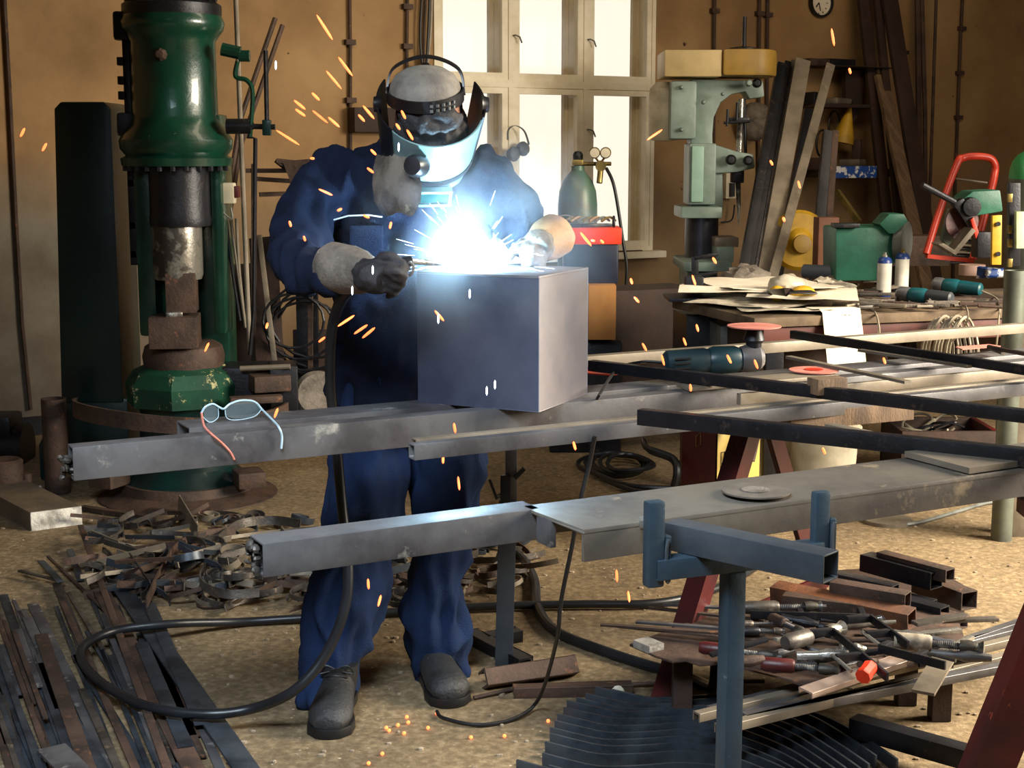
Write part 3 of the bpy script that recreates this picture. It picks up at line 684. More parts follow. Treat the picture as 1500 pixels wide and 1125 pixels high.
# leather neck guard, hangs on the left of the photo
ng = []; nk_ = 10
rowz = [(225, 0), (245, .0), (270, 0), (295, 0), (314, 0)]
vs = []; fs = []
L0 = [(552, 3.83), (547, 3.80), (545, 3.78), (548, 3.77), (560, 3.765)]; R0 = [(600, 3.70), (612, 3.68), (618, 3.67), (616, 3.67), (606, 3.67)]
for q in (0, .006):
    for (y, _), (xl, Yl), (xr, Yr) in zip(rowz, L0, R0):
        for k in range(nk_+1):
            t = k/nk_; bul = math.sin(PI*t)*.03; p = PY(xl+(xr-xl)*t, y+3*math.sin(t*9), Yl+(Yr-Yl)*t-bul+q); vs.append(p+V((0, .006*math.sin(t*14+y*.05), 0)))
W = nk_+1; M_ = W*5
for i in range(4):
    for k in range(nk_): a = i*W+k; fs += [(a, a+1, a+W+1, a+W), (M_+a, M_+a+W, M_+a+W+1, M_+a+1)]
for k in range(nk_): fs += [(k, M_+k, M_+k+1, k+1), (4*W+k, 4*W+k+1, M_+4*W+k+1, M_+4*W+k)]
for i in range(4): fs += [(i*W, (i+1)*W, M_+(i+1)*W, M_+i*W), (i*W+nk_, M_+i*W+nk_, M_+(i+1)*W+nk_, (i+1)*W+nk_)]
MB().add(vs, fs).build('neck_leather', M_leather, mask, smooth=80)
# respirator filter below the mask edge
MB().lathe([(.0, .03), (.022, .028), (.028, .015), (.028, -.02)], PY(610, 243, 3.66), 18, (-.3, -.9, 0)).build('filter_cap', M_blackp, mask)

# gloves: palm, cuff, four fingers and a thumb
def glove(cuff0, cuff1, palm, knk, tips, thumb, rc, parent, mcuff, mhand, nm='glove'):
    lof = [[(V(a), r, r*.9) for a, r in palm]]
    for ch, r in tips+[thumb]: lof.append([(V(p), r*(1-.10*i), r*(1-.10*i)) for i, p in enumerate(ch)])
    g = fuse(nm, mhand, lof, parent, .0052, balls=[(ch[-1], r*.72) for ch, r in tips+[thumb]], iters=2, fold=folds(.004, (1, 1, 1), sc=30))
    c0, c1 = V(cuff0), V(cuff1); ax = (c1-c0).normalized(); L_ = (c1-c0).length
    cf = MB(); cf.lathe([(rc*.9, 0.0), (rc, .002), (rc*.97, L_*.4), (rc*.84, L_*.75), (rc*.62, L_), (rc*.55, L_), (rc*.8, L_*.7), (rc*.9, L_*.35), (rc*.9, 0)], c0, 28, ax); cf.build('cuff', mcuff, g, jit=.004)
    return g
gc0, gc1 = PY(486, 392, 3.54), PY(545, 402, 3.44)
wv = PY(545, 402, 3.44); kn = PY(572, 402, 3.40)
tips = []
for k, (dx, dy, dY) in enumerate(((0, 0, 0), (1, 8, .012), (-2, 16, .024), (-7, 24, .034))):
    b = PY(556+dx, 396+dy, 3.415+dY); m1 = PY(576+dx, 397+dy, 3.375+dY); m2 = PY(590+dx-k*2, 404+dy, 3.385+dY); e = PY(583+dx-k*2, 413+dy*.9, 3.415+dY)
    tips.append(([b, m1, m2, e], .0145 if k < 3 else .0125))
thumb = ([PY(548, 388, 3.44), PY(566, 376, 3.41), PY(582, 382, 3.40), PY(594, 392, 3.40)], .0155)
glove(gc0, gc1, [(PY(530, 400, 3.46), .040), (PY(548, 404, 3.43), .046), (PY(566, 408, 3.41), .040)], None, tips, thumb, .061, man, M_leather, M_leatherd)
tips = []
for k, (dx, dy, dY) in enumerate(((0, 0, 0), (9, 1, .0), (18, 3, .01), (26, 6, .02))):
    b = PY(776+dx*.8, 356+dy, 3.82+dY); m1 = PY(770+dx, 368+dy, 3.785+dY); m2 = PY(768+dx, 380+dy, 3.775+dY); e = PY(770+dx, 390+dy*.5, 3.785+dY)
    tips.append(([b, m1, m2, e], .0140 if k < 3 else .012))
thumb = ([PY(770, 356, 3.84), PY(757, 362, 3.80), PY(748, 372, 3.775), PY(742, 382, 3.76)], .0155)
glove(PY(812, 345, 3.93), PY(790, 360, 3.83), [(PY(800, 352, 3.88), .040), (PY(790, 358, 3.84), .045), (PY(784, 366, 3.81), .038)], None, tips, thumb, .058, man, M_leathert, M_leather)
# torch: handle, neck, nozzle and hose
tr = thing('welding_torch', 'welding torch held in the grey glove, its thin tip reaching to the arc', 'welding torch', PY(585, 400, 3.40))
MB().tube(spl([PY(535, 412, 3.46), PY(560, 398, 3.42), PY(585, 386, 3.41), PY(602, 382, 3.42)], 5), .012, 12).build('handle', M_blackp, tr)
MB().tube(spl([PY(594, 392, 3.41), PY(601, 384, 3.40), PY(606, 392, 3.40), PY(602, 402, 3.41), PY(595, 404, 3.42)], 6), .0035, 8).build('trigger', M_chrome, tr)
e = ARC+(PY(600, 382, 3.42)-ARC).normalized()*.035
MB().tube(spl([PY(602, 382, 3.42), PY(640, 386, 3.50), e+V((-.03, -.03, .004)), e], 6), [.007]*6+[.0055]*13, 10).build('torch_neck', M_chrome, tr)
hz_ = [PY(536, 414, 3.47), PY(505, 432, 3.52), PY(487, 480, 3.62), PY(484, 560, 3.70), PY(492, 640, 3.74), PY(501, 740, 3.72), PY(510, 830, 3.68), PY(504, 895, 3.66)]
fl = [(475, 962), (430, 1010), (370, 1038), (300, 1046), (220, 1036), (160, 1008), (124, 975), (122, 948), (165, 925), (250, 914), (350, 911), (450, 905), (600, 895), (720, 888), (850, 885), (950, 884), (1020, 872), (1075, 850), (1130, 815)]
hz_ += [PY(475, 962, 3.64), PY(430, 1012, 3.62)]+[PZ(x, y, .07 if i == 0 else (.06 if x < 340 else .02)) for i, (x, y) in enumerate(fl[2:])]
tag(MB().tube(spl(hz_, 8), .0135, 12).build('torch_hose', M_hose), 'thick dark torch hose running down the leg and looping over the floor bars', 'hose')
# ============================================================ forging hammer on the left
HX = PY(265, 400, 6.4).x; HY = 6.4
def hzz(y, Y=HY): return PY(265, y, Y).z
def hr_(px): return px/339.0
ham = thing('forging_hammer', 'tall dark green forging hammer with a bright worn ram, left behind the person', 'forging hammer', (HX, HY, 0))
def hl(name, m, prof, n=32, **k): return MB().lathe([(hr_(r), hzz(y)) for r, y in prof], (HX, HY, 0), n).build(name, m, ham, **k)
hl('base', M_rust, [(0, 750), (136, 748), (138, 735), (132, 722), (100, 712), (96, 700), (0, 700)][::1])
hl('pedestal', M_greend, [(92, 702), (70, 680), (66, 600), (74, 585)])
hl('anvil_ring', M_greenw, [(70, 592), (86, 588), (88, 560), (76, 541), (60, 534), (0, 534)], 8, smooth=20)
hl('anvil_block', M_rust, [(58, 536), (60, 520), (56, 506), (46, 500), (0, 500)])
MB().box((HX-.01, HY-.10, hzz(480)), (.20, .22, hzz(458)-hzz(503)), .12).build('lower_die', M_rust, ham, bev=.006)
MB().box((HX+.02, HY-.08, hzz(425)), (.125, .14, hzz(403)-hzz(460)), .12).build('upper_die', M_rust, ham, bev=.004)
MB().box((HX, HY-.16, hzz(456)), (.07, .05, .03), .3).build('die_key', M_chrome, ham, bev=.006)
MB().lathe([(0, hzz(408)), (.100, hzz(407)), (.106, hzz(400)), (.106, hzz(329)), (0, hzz(328))], (HX+.0, HY-.05, 0), 32).build('ram', M_chrome, ham)
MB().lathe([(.0, hzz(330)), (.128, hzz(330)), (.132, hzz(322)), (.128, hzz(312)), (.128, hzz(244)), (.0, hzz(243))], (HX+.015, HY-.04, 0), 32).build('ram_guide', M_dark, ham)
hl('cylinder', M_green, [(78, 243), (80, 232), (72, 228), (80, 218), (81, 205), (74, 194), (66, 184), (61, 170), (60, 62), (66, 52), (72, 44), (74, 34), (70, 24), (0, 22)])
hl('cylinder_cap', M_dark, [(68, 30), (70, 20), (70, 8), (62, 2), (40, -4), (0, -5)])
fr_ = MB(); fr_.box((HX-.0, HY+.20, hzz(410)), (.36, .20, hzz(235)-hzz(585))); fr_.box((HX-.13, HY+.04, hzz(330)), (.08, .25, hzz(240)-hzz(560))); fr_.box((HX+.165, HY+.08, hzz(330)), (.05, .2, hzz(240)-hzz(560)))
fr_.build('frame', M_green, ham, bev=.02)
for k in range(12):
    a = -PI*.95+PI*.9*k/11; MB().lathe([(.0, -.022), (.012, -.02), (.012, 0)], (HX+hr_(73)*math.cos(a), HY+hr_(73)*math.sin(a), hzz(243)), 6).build('bolt', M_dark, ham)
for k in range(9):
    a = PI*1.02+PI*.95*k/8; MB().lathe([(.014, 0), (.014, .03), (0, .034)], (HX+hr_(62)*math.cos(a), HY+hr_(62)*math.sin(a), hzz(3)), 6).build('cap_bolt', M_dark, ham)
for y in (90, 118, 140, 180, 268, 330, 372): MB().box((HX-.215 if y < 200 else HX-.19, HY-.0, hzz(y)), (.04, .05, .035)).build('side_bolt', M_dark, ham, bev=.004)
MB().box((HX-.195, HY+.01, hzz(215)), (.03, .07, hzz(40)-hzz(390))).build('side_rail', M_dark, ham, bev=.004)
MB().lathe([(.026, 0), (.026, .02), (.016, .035), (0, .036)], (HX-.01, HY-.178, hzz(84)), 8, (0, -1, 0)).build('plug', M_rust, ham)
for (z0, z1) in ((18, 60), (165, 200)):
    MB().box((HX-.205, HY-.03, (hzz(z0)+hzz(z1))/2), (.07, .08, hzz(z0)-hzz(z1)), .2).build('lug', M_dark, ham, bev=.015)
def H(x, y, Y=6.3): return PY(x, y, Y)
vg = MB(); vg.tube([H(325, 72), H(352, 78)], .028, 10); vg.tube([H(350, 82), H(366, 82)], .024, 12); vg.tube(spl([H(348, 90), H(345, 112), H(362, 118), H(370, 138), H(366, 200)], 5), .010, 8); vg.build('valve_gear', M_green, ham)
MB().tube([H(332, 185), H(368, 185), H(368, 185)], .032, 12).build('lever_boss', M_dark, ham)
MB().tube([H(360, 185), H(403, 186)], .012, 10).build('lever_shaft', M_dark, ham)
MB().box(H(391, 187), (.035, .04, .065)).build('lever_clamp', M_greend, ham, bev=.005)
MB().tube([H(391, 183), H(389, 74)], .010, 8).build('hand_lever', M_dark, ham)
MB().tube([H(362, 200), H(374, 203), H(372, 455), H(366, 520)], .009, 8).build('pull_rod', M_dark, ham)
tdl = MB(); tc_ = V((HX, HY, .40)); tdl.strip([tc_+V((.47*math.cos(a), .47*math.sin(a), .02*math.sin(a*2))) for a in [PI*(1.02+.96*k/24) for k in range(25)]], .07, .012, (0, 0, .6)); tdl.build('treadle', M_rust, ham)
for s in (-1, 1): MB().box((HX+s*.30, HY-.17, .11), (.12, .14, .07), s*.4).build('foot_lug', M_rust, ham, bev=.01)
fly = MB().lathe([(0, -.06), (.24, -.06), (.26, -.05), (.26, .05), (.24, .06), (0, .06)], PY(118, 500, 6.95), 40, (1, .2, 0)).build('flywheel', M_greend, ham)
# belt cover: a tall box with rounded top, splayed foot
bc = [PY(96, 590, 6.65), PY(180, 590, 6.65)]; x0, x1 = bc[0].x, bc[1].x; zt_ = PY(140, 149, 6.65).z; zb_ = PY(140, 590, 6.65).z
cv = MB(); cv.prism([(x0-.02, zb_), (x1, zb_), (x1, zt_-.03), (x1-.03, zt_), (x0+.04, zt_), (x0+.01, zt_-.03)], .36, (0, 6.83, 0), (1, 0, 0), (0, 0, 1)); cv.build('belt_cover', M_greend, ham, bev=.01)
MB().prism([(x0-.14, .0), (x1+.02, .0), (x1+.02, zb_+.02), (x0-.02, zb_+.02), (x0-.14, zb_-.2)], .40, (0, 6.86, 0), (1, 0, 0), (0, 0, 1)).build('cover_foot', M_greend, ham, bev=.02)
tag(MB().tube([PY(345, -15, 6.55), PY(354, 230, 6.5), PY(366, 515, 6.4)], .011, 10).build('steel_rod', M_steelw), 'long straight steel rod standing upright right of the green hammer', 'rod')
for (a, b, l) in (((403, 27), (352, 175), 'rusty rod leaning behind the hammer, left one of the slanting pair'), ((414, 37), (352, 215), 'rusty rod leaning behind the hammer, right one of the slanting pair')):
    tag(MB().tube([PY(*a, 7.2), PY(*b, 7.0), PY(b[0]-60, b[1]+380, 6.9)], .012, 8).build('slanting_rod', M_rust), l, 'rod')
sb_ = thing('switch_box', 'small white electrical switch box beside the green hammer', 'switch box', PY(331, 283, 6.45))
MB().box(PY(331, 283, 6.45), (.08, .06, .09)).build('housing', M_white, sb_, bev=.008); MB().box(PY(346, 281, 6.45), (.025, .05, .05)).build('red_cap', M_red, sb_, bev=.004)
MB().tube(spl([PY(325, 297, 6.42), PY(328, 312, 6.42), PY(340, 320, 6.42), PY(338, 304, 6.42)], 6), .004, 6).build('cable', M_grey, sb_)
for i, pts in enumerate((((330, 310), (338, 380), (352, 470)), ((338, 322), (346, 380), (360, 480)), ((346, 320), (350, 390), (356, 450)))):
    tag(MB().tube(spl([PY(x, y, 6.5) for x, y in pts], 5), .007, 8).build('control_rod', M_steelw if i else M_dark), 'thin steel rod slanting down below the white switch box', 'rod', 'thin rods below the switch box')
def blk(name, px, py, Y, size, m, label, cat, rz=0., bev=.006, group=None, jit=0):
    return tag(MB().box(PY(px, py, Y), size, rz).build(name, m, bev=bev, jit=jit), label, cat, group)
# things beside the hammer
tag(MB().lathe([(.054, 0), (.054, .425), (.046, .425), (.046, .30)], PZ(85, 722), 24).build('pipe_stub', M_rust), 'rusty pipe standing upright left of the hammer', 'pipe')
tag(MB().lathe([(.08, 0), (.082, .16), (.07, .17), (.03, .16), (0, .15)], PZ(8, 728), 24).build('round_steel_block', M_rust), 'rusty round steel block at the left edge of the photo', 'steel block')
tag(MB().lathe([(.022, 0), (.022, .10), (.0, .105)], PZ(41, 726), 16).build('round_pin', M_rust), 'small upright steel pin right of the rusty round block', 'steel pin')
tag(MB().lathe([(.017, 0), (.019, .03), (.012, .05), (0, .05)], PZ(58, 727), 16).build('steel_pin', M_steel), 'tiny round steel knob in front of the upright pipe', 'steel pin')
mo = thing('electric_motor', 'dark machine motor block by the wall at the left edge', 'motor', PY(0, 650, 7.1))
MB().box(PY(-8, 625, 7.1), (.22, .2, .13)).build('terminal_box', M_dark, mo, bev=.02); MB().lathe([(.0, -.2), (.12, -.2), (.12, .15), (0, .15)], PY(-4, 655, 7.1), 24, (1, 0, 0)).build('housing', M_dark, mo)
sl_ = thing('steel_slab', 'thick dusty slab with a bright saw-cut end, lying on the floor at left', 'slab', PZ(60, 780))
zt = .10
Q = [PZ(46, 778, 0), PZ(121, 768, 0)]; ex = (Q[1]-Q[0]); bk = PZ(-10, 722, zt)-PZ(48, 752, zt)
def slabm(o, e, b, h): m = MB(); return m.add([o, o+e, o+e+b, o+b]+[p+V((0, 0, h)) for p in (o, o+e, o+e+b, o+b)], [(0, 1, 2, 3), (4, 5, 6, 7), (0, 1, 5, 4), (1, 2, 6, 5), (2, 3, 7, 6), (3, 0, 4, 7)])
slabm(Q[0]+bk*.02, ex, bk*1.5, .075).build('slab_body', M_slabt, sl_, bev=.006)
slabm(Q[0], ex, bk*.02, .075).build('cut_face', M_slab, sl_, bev=.003)
# junk right of the hammer
def wallboard(name, x0, y0, x1, y1, wpx, Y0, Y1, m, label, cat='board', t=.02, group=None):
    a, b = PY(x0, y0, Y0), PY(x1, y1, Y1); wd = wpx*Y0/FPX
    return tag(MB().bar(a, b, wd, t, up=(0, -1, 0)).build(name, m, bev=.003), label, cat, group)
wallboard('leaning_board', 385, 348, 400, 600, 40, 7.0, 6.7, M_woodd, 'dark brown board leaning behind the elbow of the person')
wallboard('leaning_bar', 380, 345, 403, 535, 7, 6.95, 6.65, M_steelw, 'narrow steel bar leaning against the dark board behind the elbow', 'steel bar')
wallboard('leaning_board', 340, 388, 348, 580, 60, 7.1, 6.9, M_woodd, 'wide dark board standing behind the thin rods')
jk_ = thing('scrap_heap_frame', 'tangled dark steel lattice rack behind the left shoulder of the person', 'rack', PY(440, 560, 6.9))
fm = MB()
for (a, b) in (((405, 235), (500, 245)), ((375, 262), (470, 268)), ((380, 285), (440, 283)), ((405, 235), (440, 262)), ((420, 240), (500, 275)), ((372, 240), (372, 560)), ((455, 300), (455, 600)), ((360, 250), (480, 250))):
    fm.bar(PY(*a, 6.8), PY(*b, 6.85), .035, .02)
fm.prism([(0, 0), (.25, .02), (.22, -.10), (.05, -.14)], .01, PY(414, 236, 6.7), (1, 0, 0), (0, 0, 1))
fm.build('frame_bars', M_rust, jk_)
for k in range(6):
    c = PY(430+k*9, 470+(k % 3)*12, 6.75); r = .14+.02*k; pts = [c+V((r*math.cos(a), .02*k, r*.9*math.sin(a))) for a in [j*2*PI/18 for j in range(19)]]
    MB().tube(pts, .007, 6).build('bent_rod', M_dark, jk_)
MB().box(PY(450, 440, 6.9), (.10, .04, .9)).build('upright', M_dark, jk_)
blk('steel_block', 395, 560, 6.3, (.16, .12, .07), M_rust, 'rusty angular block on the heap right of the hammer', 'steel block', .4)
blk('steel_block', 375, 585, 6.2, (.22, .06, .03), M_rust, 'flat rusty piece sticking out toward the glasses', 'steel block', .3)
tag(MB().tube([PY(352, 540, 6.3), PY(425, 537, 6.3)], .012, 12).build('pipe_piece', M_steelw), 'short pipe lying on top of the scrap heap beside the hammer', 'pipe')
blk('steel_block', 368, 598, 6.45, (.26, .22, .40), M_dark, 'dark rusty anvil stand between hammer and heap', 'steel block', .1, .03)
blk('steel_block', 415, 575, 6.4, (.12, .2, .26), M_dark, 'dark upright block right of the anvil stand', 'steel block', .2, .01)
gs = tag(MB().lathe([(0, -.03), (.09, -.03), (.105, 0), (.09, .03), (0, .03)], PY(465, 578, 6.4), 28, (.3, -1, .2)).build('grinding_wheel', M_leather), 'pale round stone wheel propped behind the legs, right of the heap', 'wheel')
blk('board_piece', 462, 560, 6.9, (.2, .03, .5), M_woodd, 'brown board behind the pale round wheel', 'board', .0)

# conduits and cables on the back wall
def conduit(pts, r, label, clamps=(), m=None, cat='conduit', off=.02, group=None):
    t = thing('wall_conduit', label, cat, PW(*pts[-1], off), group)
    MB().tube([PW(x, y, off) for x, y in pts], r, 8).build('pipe', m or M_rust, t)
    for (x, y) in clamps: MB().box(PW(x, y, off*.6), (.06, .05, .03), math.radians(30)).build('clamp', M_rust, t)
conduit([(5, -30), (14, 130), (24, 330), (32, 470), (45, 600)], .011, 'thin dark conduit on the wall at the left edge of the photo')
conduit([(512, -20), (513, 60), (514, 560)], .010, 'brown conduit with clamps on the wall left of the person', [(512, 62), (513, 147), (513, 300)])
conduit([(597, -20), (596, 60), (596, 300)], .010, 'thin conduit on the wall beside the mask, left of the window', [(596, 68), (596, 10)])
conduit([(1047, -20), (1046, 60), (1044, 420)], .012, 'conduit on the wall behind the cream belt cover, left of the pair', [(1046, 16), (1045, 230)])
conduit([(1113, -20), (1112, 60), (1110, 420)], .012, 'left one of the two close conduits above the drill press', [(1112, 20)])
conduit([(1125, -20), (1124, 60), (1122, 420)], .012, 'right one of the two close conduits above the drill press', [(1124, 22)])
conduit([(1411, -20), (1407, 60), (1399, 280), (1396, 420)], .012, 'conduit on the wall left of the tall gas cylinder', [(1408, 42), (1405, 107), (1403, 172)])
hc = thing('hanging_cables', 'bundle of dark cables hanging down the wall beside the window', 'cable', PW(622, 100, .05))
for dx, m in ((-5, M_black), (0, M_rust), (5, M_black), (8, M_cable)):
    MB().tube(spl([PW(625+dx, -30, .05), PW(622+dx*1.2, 30, .05), PW(621+dx, 70, .05), PW(622+dx*.5, 100, .06)], 5), .008, 6).build('cable', m, hc)
for y0, s in ((100, 1),): MB().lathe([(.02, .0), (.05, -.05), (.10, -.10), (.13, -.16)], PW(623, 92, .14), 20).build('cable_hood', M_blackp, hc)
tag(MB().box(PW(556, 176, .06), (.36, .1, .14), math.radians(30)).build('wall_shelf_box', M_woodd, bev=.005), 'small dark box on the wall behind the mask', 'box')

# gas cylinder by the window with regulator
gc = thing('gas_cylinder', 'green shouldered gas cylinder with a twin gauge regulator in front of the window', 'gas cylinder', (0, 0, 0))
Yc = 8.1; cb = PY(844, 600, Yc); cb.z = 0; gc.location = cb; gc['_w'] = tuple(cb); zc = lambda y: PY(844, y, Yc).z
MB().lathe([(0, 0), (.105, 0), (.107, .02), (.107, zc(322))], cb, 32).build('cylinder_body', M_cylg, gc)
MB().lathe([(.107, zc(322)), (.107, zc(300)), (.100, zc(280)), (.080, zc(265)), (.050, zc(254)), (.036, zc(250)), (.036, zc(243)), (0, zc(243))], cb, 32).build('shoulder', mat('cylinder_dark_green', '#3f6652', '#5b5a48', .4, .1, 4), gc)
MB().lathe([(.02, zc(246)), (.02, zc(236)), (.028, zc(232)), (.028, zc(226)), (.018, zc(222)), (0, zc(221))], cb, 16).build('valve', M_dark, gc)
MB().box(PY(846, 238, Yc-.02), (.06, .04, .03)).build('valve_block', M_brass, gc, bev=.006)
rg = MB(); rg.tube([PY(850, 240, Yc), PY(895, 240, Yc-.05)], .011, 12); rg.lathe([(.028, -.02), (.03, 0), (.028, .02)], PY(880, 243, Yc-.05), 16, (0, 1, 0)); rg.tube([PY(880, 246, Yc-.05), PY(878, 268, Yc-.07)], .016, 12)
rgo = rg.build('regulator', M_brass, gc)
for (x, y) in ((871, 224), (887, 224)):
    MB().lathe([(0, .018), (.026, .018), (.030, .014), (.030, -.012), (0, -.014)], PY(x, y, Yc-.06), 24, (0, -1, .1)).build('gauge', M_brass, rgo)
    MB().lathe([(0, .001), (.025, .001), (.025, 0), (0, 0)], PY(x, y, Yc-.08), 20, (0, -1, .1)).build('gauge_face', M_white, rgo)
    MB().tube([PY(x, y+5, Yc-.06), PY(879, 240, Yc-.05)], .006, 8).build('gauge_stem', M_brass, rgo)
MB().tube(spl([PY(888, 246, Yc-.06), PY(900, 275, Yc-.1), (PY(912, 350, Yc-.1)), PY(918, 400, Yc-.1), PY(908, 470, Yc-.1), PY(880, 500, Yc-.1)], 8), .009, 8).build('gas_hose', M_black, gc)
# welding wire feeder: red over dark box, odds and ends on it
wf = thing('wire_feeder_case', 'case with orange-red top band and dark body in front of the window', 'machine case', PY(868, 520, 7.3))
Yw = 7.3; q = PY(866, 375, Yw)
MB().box((q.x, Yw+.12, (PY(866, 358, Yw).z+PY(866, 416, Yw).z)/2), (.27, .24, PY(866, 358, Yw).z-PY(866, 416, Yw).z), .0).build('case_body', M_navyp, wf, bev=.012)
MB().box((q.x+.004, Yw+.12, (PY(866, 334, Yw).z+PY(866, 358, Yw).z)/2), (.29, .26, PY(866, 334, Yw).z-PY(866, 358, Yw).z), .0).build('case_band', M_orange, wf, bev=.006)
MB().tube([PY(901, 333, Yw)+V((0, .1+.03*math.cos(a), .018+.03*math.sin(a))) for a in [j*PI/8-.2 for j in range(18)]], .006, 8).build('lifting_eye', M_dark, wf)
cbx = tag(MB().box((PY(882, 458, 7.2).x, 7.35, PY(880, 458, 7.2).z), (.135, .3, PY(880, 418, 7.2).z-PY(880, 498, 7.2).z)).build('cardboard_box', M_card, bev=.003), 'plain brown cardboard box below the red banded case', 'box')
tag(MB().box((PY(860, 520, 7.2).x, 7.45, .28), (.36, .3, .56), 0).build('tool_cabinet', M_dark, bev=.01), 'dark low cabinet under the cardboard box', 'cabinet')
rt = PY(866, 334, Yw).z
for k, (x, dy, sz, m, l, c) in enumerate(((835, 0, (.10, .05, .02), M_dark, 'flat black tool at the left on the red banded case', 'tool'), (862, -4, (.09, .06, .018), M_blackp, 'flat black tray of bits in the middle of the red banded case', 'tray'), (884, 0, (.09, .05, .016), M_dark, 'dark tool lying at the right on the red banded case', 'tool'))):
    tag(MB().box(V((PY(x, 330, Yw).x, Yw+.06+.03*k, rt+sz[2]/2)), sz, .2*k).build('small_tool', m, bev=.004), l, c)
for k in range(7):
    x = 828+k*9; tag(MB().tube(spl([V((PY(x, 330, Yw).x, Yw+.05, rt+.03)), V((PY(x+12, 325, Yw).x, Yw+.08, rt+.05)), V((PY(x+22, 330, Yw).x, Yw+.12, rt+.03))], 4), .006, 6).build('torch_part', (M_brass, M_leathert, M_grey)[k % 3]), 'small worn metal part in the clutter on top of the red banded case', 'tool', 'clutter on the red banded case')
tag(MB().tube([PY(828, 322, Yw)+V((.03*math.cos(a), 0, .012*math.sin(a)+.01)) for a in [j*2*PI/16 for j in range(17)]], .004, 6).build('wire_ring', M_steelw), 'wire ring lying at the left end of the red banded case', 'ring')
# ear defenders hanging on the window mullion
ed = thing('ear_defenders', 'grey ear defenders hanging on the window mullion', 'ear defenders', PW(762, 215, .06))
MB().strip(spl([PW(744, 205, .06), PW(745, 190, .06), PW(755, 184, .07), PW(768, 192, .08), PW(775, 212, .09)], 6), .018, .004, WN).build('band', M_grey, ed)
for (x, y) in ((766, 218), (752, 226)): MB().lathe([(0, -.03), (.035, -.028), (.045, -.005), (.045, .01), (.03, .03), (0, .035)], PW(x, y, .09), 20, (.8, -.5, .1)).build('ear_cup', M_grey, ed)
pp = MB().tube([PW(886, 371, .06), PW(940, 369, .06)], .014, 10).build('wall_pipe', M_rust); tag(pp, 'short horizontal pipe under the window sill', 'pipe')
for i, (x, y) in enumerate(((1000, 302), (1016, 302))): pass

# wall clock, cross
ck = thing('wall_clock', 'small round wall clock with dark rim', 'clock', PW(1200, 5, .03))
MB().lathe([(0, 0), (.098, 0), (.104, .02), (.10, .035), (.086, .035), (.084, .02)], PW(1200, 4, .0), 40, WN).build('rim', M_blackp, ck)
MB().lathe([(0, .022), (.085, .022), (.085, .018), (0, .018)], PW(1200, 4, .0), 40, WN).build('face', M_paper, ck)
cc = PW(1200, 4, .026)
for k in range(12):
    a = k*PI/6; e = WD*math.sin(a)+V((0, 0, math.cos(a))); MB().bar(cc+e*.066, cc+e*.078, .005, .002, WN).build('hour_mark', M_black, ck)
for a, l, w_ in ((math.radians(165), .055, .006), (math.radians(222), .038, .008)):
    e = WD*math.sin(a)+V((0, 0, math.cos(a))); MB().bar(cc, cc+e*l, w_, .002, WN).build('hand', M_black, ck)
crs = MB(); crs.bar(PW(1322, 64, .03), PW(1322, 115, .03), .028, .012, WN); crs.bar(PW(1313, 78, .03), PW(1331, 77, .03), .028, .013, WN)
tag(crs.build('wall_cross', M_woodd, bev=.002), 'small dark wooden cross on the wall', 'cross')
# ============================================================ drill press
YD = 8.7; S_D = FPX/(YD*CP+.0)
def D(x, y, Y=YD): return PY(x, y, Y)
dpb = D(1030, 520); dpb.z = 0
dp = thing('drill_press', 'mint green pillar drill press with a cream belt cover', 'drill press', dpb)
def dbox(name, x0, y0, x1, y1, Y0, Y1, m, bev=.012, par=dp):
    a, b = PY(x0, y0, Y0), PY(x1, y1, Y0); return MB().box(((a.x+b.x)/2, (Y0+Y1)/2, (a.z+b.z)/2), (abs(b.x-a.x), Y1-Y0, abs(a.z-b.z))).build(name, m, par, bev=bev)
# belt cover: box part and rounded part
a0, a1 = D(970, 74), D(1140, 116)
zc1, zc0 = D(1050, 75).z, D(1050, 114).z
xa, xm, xb = D(970, 90).x, D(1053, 90).x, D(1140, 90).x
MB().prism([(xa, 8.56), (xm, 8.56), (xm, 9.0), (xa, 9.0)], zc1-zc0, (0, 0, (zc0+zc1)/2), (1, 0, 0), (0, 1, 0)).build('belt_cover', M_cream, dp, bev=.01)
arc_ = [(xb-.14+.14*math.cos(a), 8.78+.24*math.sin(a)) for a in [-PI/2+PI*k/14 for k in range(15)]]
MB().prism([(xm+.003, 8.54)]+arc_+[(xm+.003, 9.02)], zc1-zc0, (0, 0, (zc0+zc1)/2+.005), (1, 0, 0), (0, 1, 0)).build('pulley_cover', M_ochre, dp, bev=.02)
MB().lathe([(.10, 0), (.10, .02), (.04, .03)], (D(1092, 70).x, 8.78, zc1), 24).build('cover_cap', M_dark, dp)
MB().lathe([(.012, 0), (.012, .20)], (D(1093, 70).x, 8.78, zc1), 12).build('spindle_top', M_dark, dp)
# head casting
hd = MB(); hp = [(1012, 116), (1118, 118), (1120, 142), (1098, 145), (1092, 134), (1072, 138), (1056, 150), (1046, 172), (1044, 196), (1044, 210), (1058, 216), (1060, 308), (1012, 306)]
o_ = D(1012, 116); hd.prism([((D(x, y)-o_).x, (D(x, y)-o_).z) for x, y in hp], .20, o_+V((0, .10, 0)), (1, 0, 0), (0, 0, 1)); hd.build('head_casting', M_mint, dp, bev=.012)
dbox('motor_mount', 983, 118, 1020, 204, 8.6, 8.95, M_mint, .02)
mt = MB(); mt.lathe([(0, .17), (.05, .165), (.085, .13), (.09, .09), (.09, -.14), (.07, -.17), (0, -.175)], (D(973, 160).x+.01, 8.8, D(973, 162).z), 24); mt.build('motor', M_white, dp)
dbox('column_upper', 1010, 210, 1048, 300, 8.62, 8.9, M_mint, .012)
dbox('cover_plate', 1014, 214, 1030, 296, 8.60, 8.63, mat('pale_mint', '#9cc0ae', '#86a898', .45, 0, 4), .006)
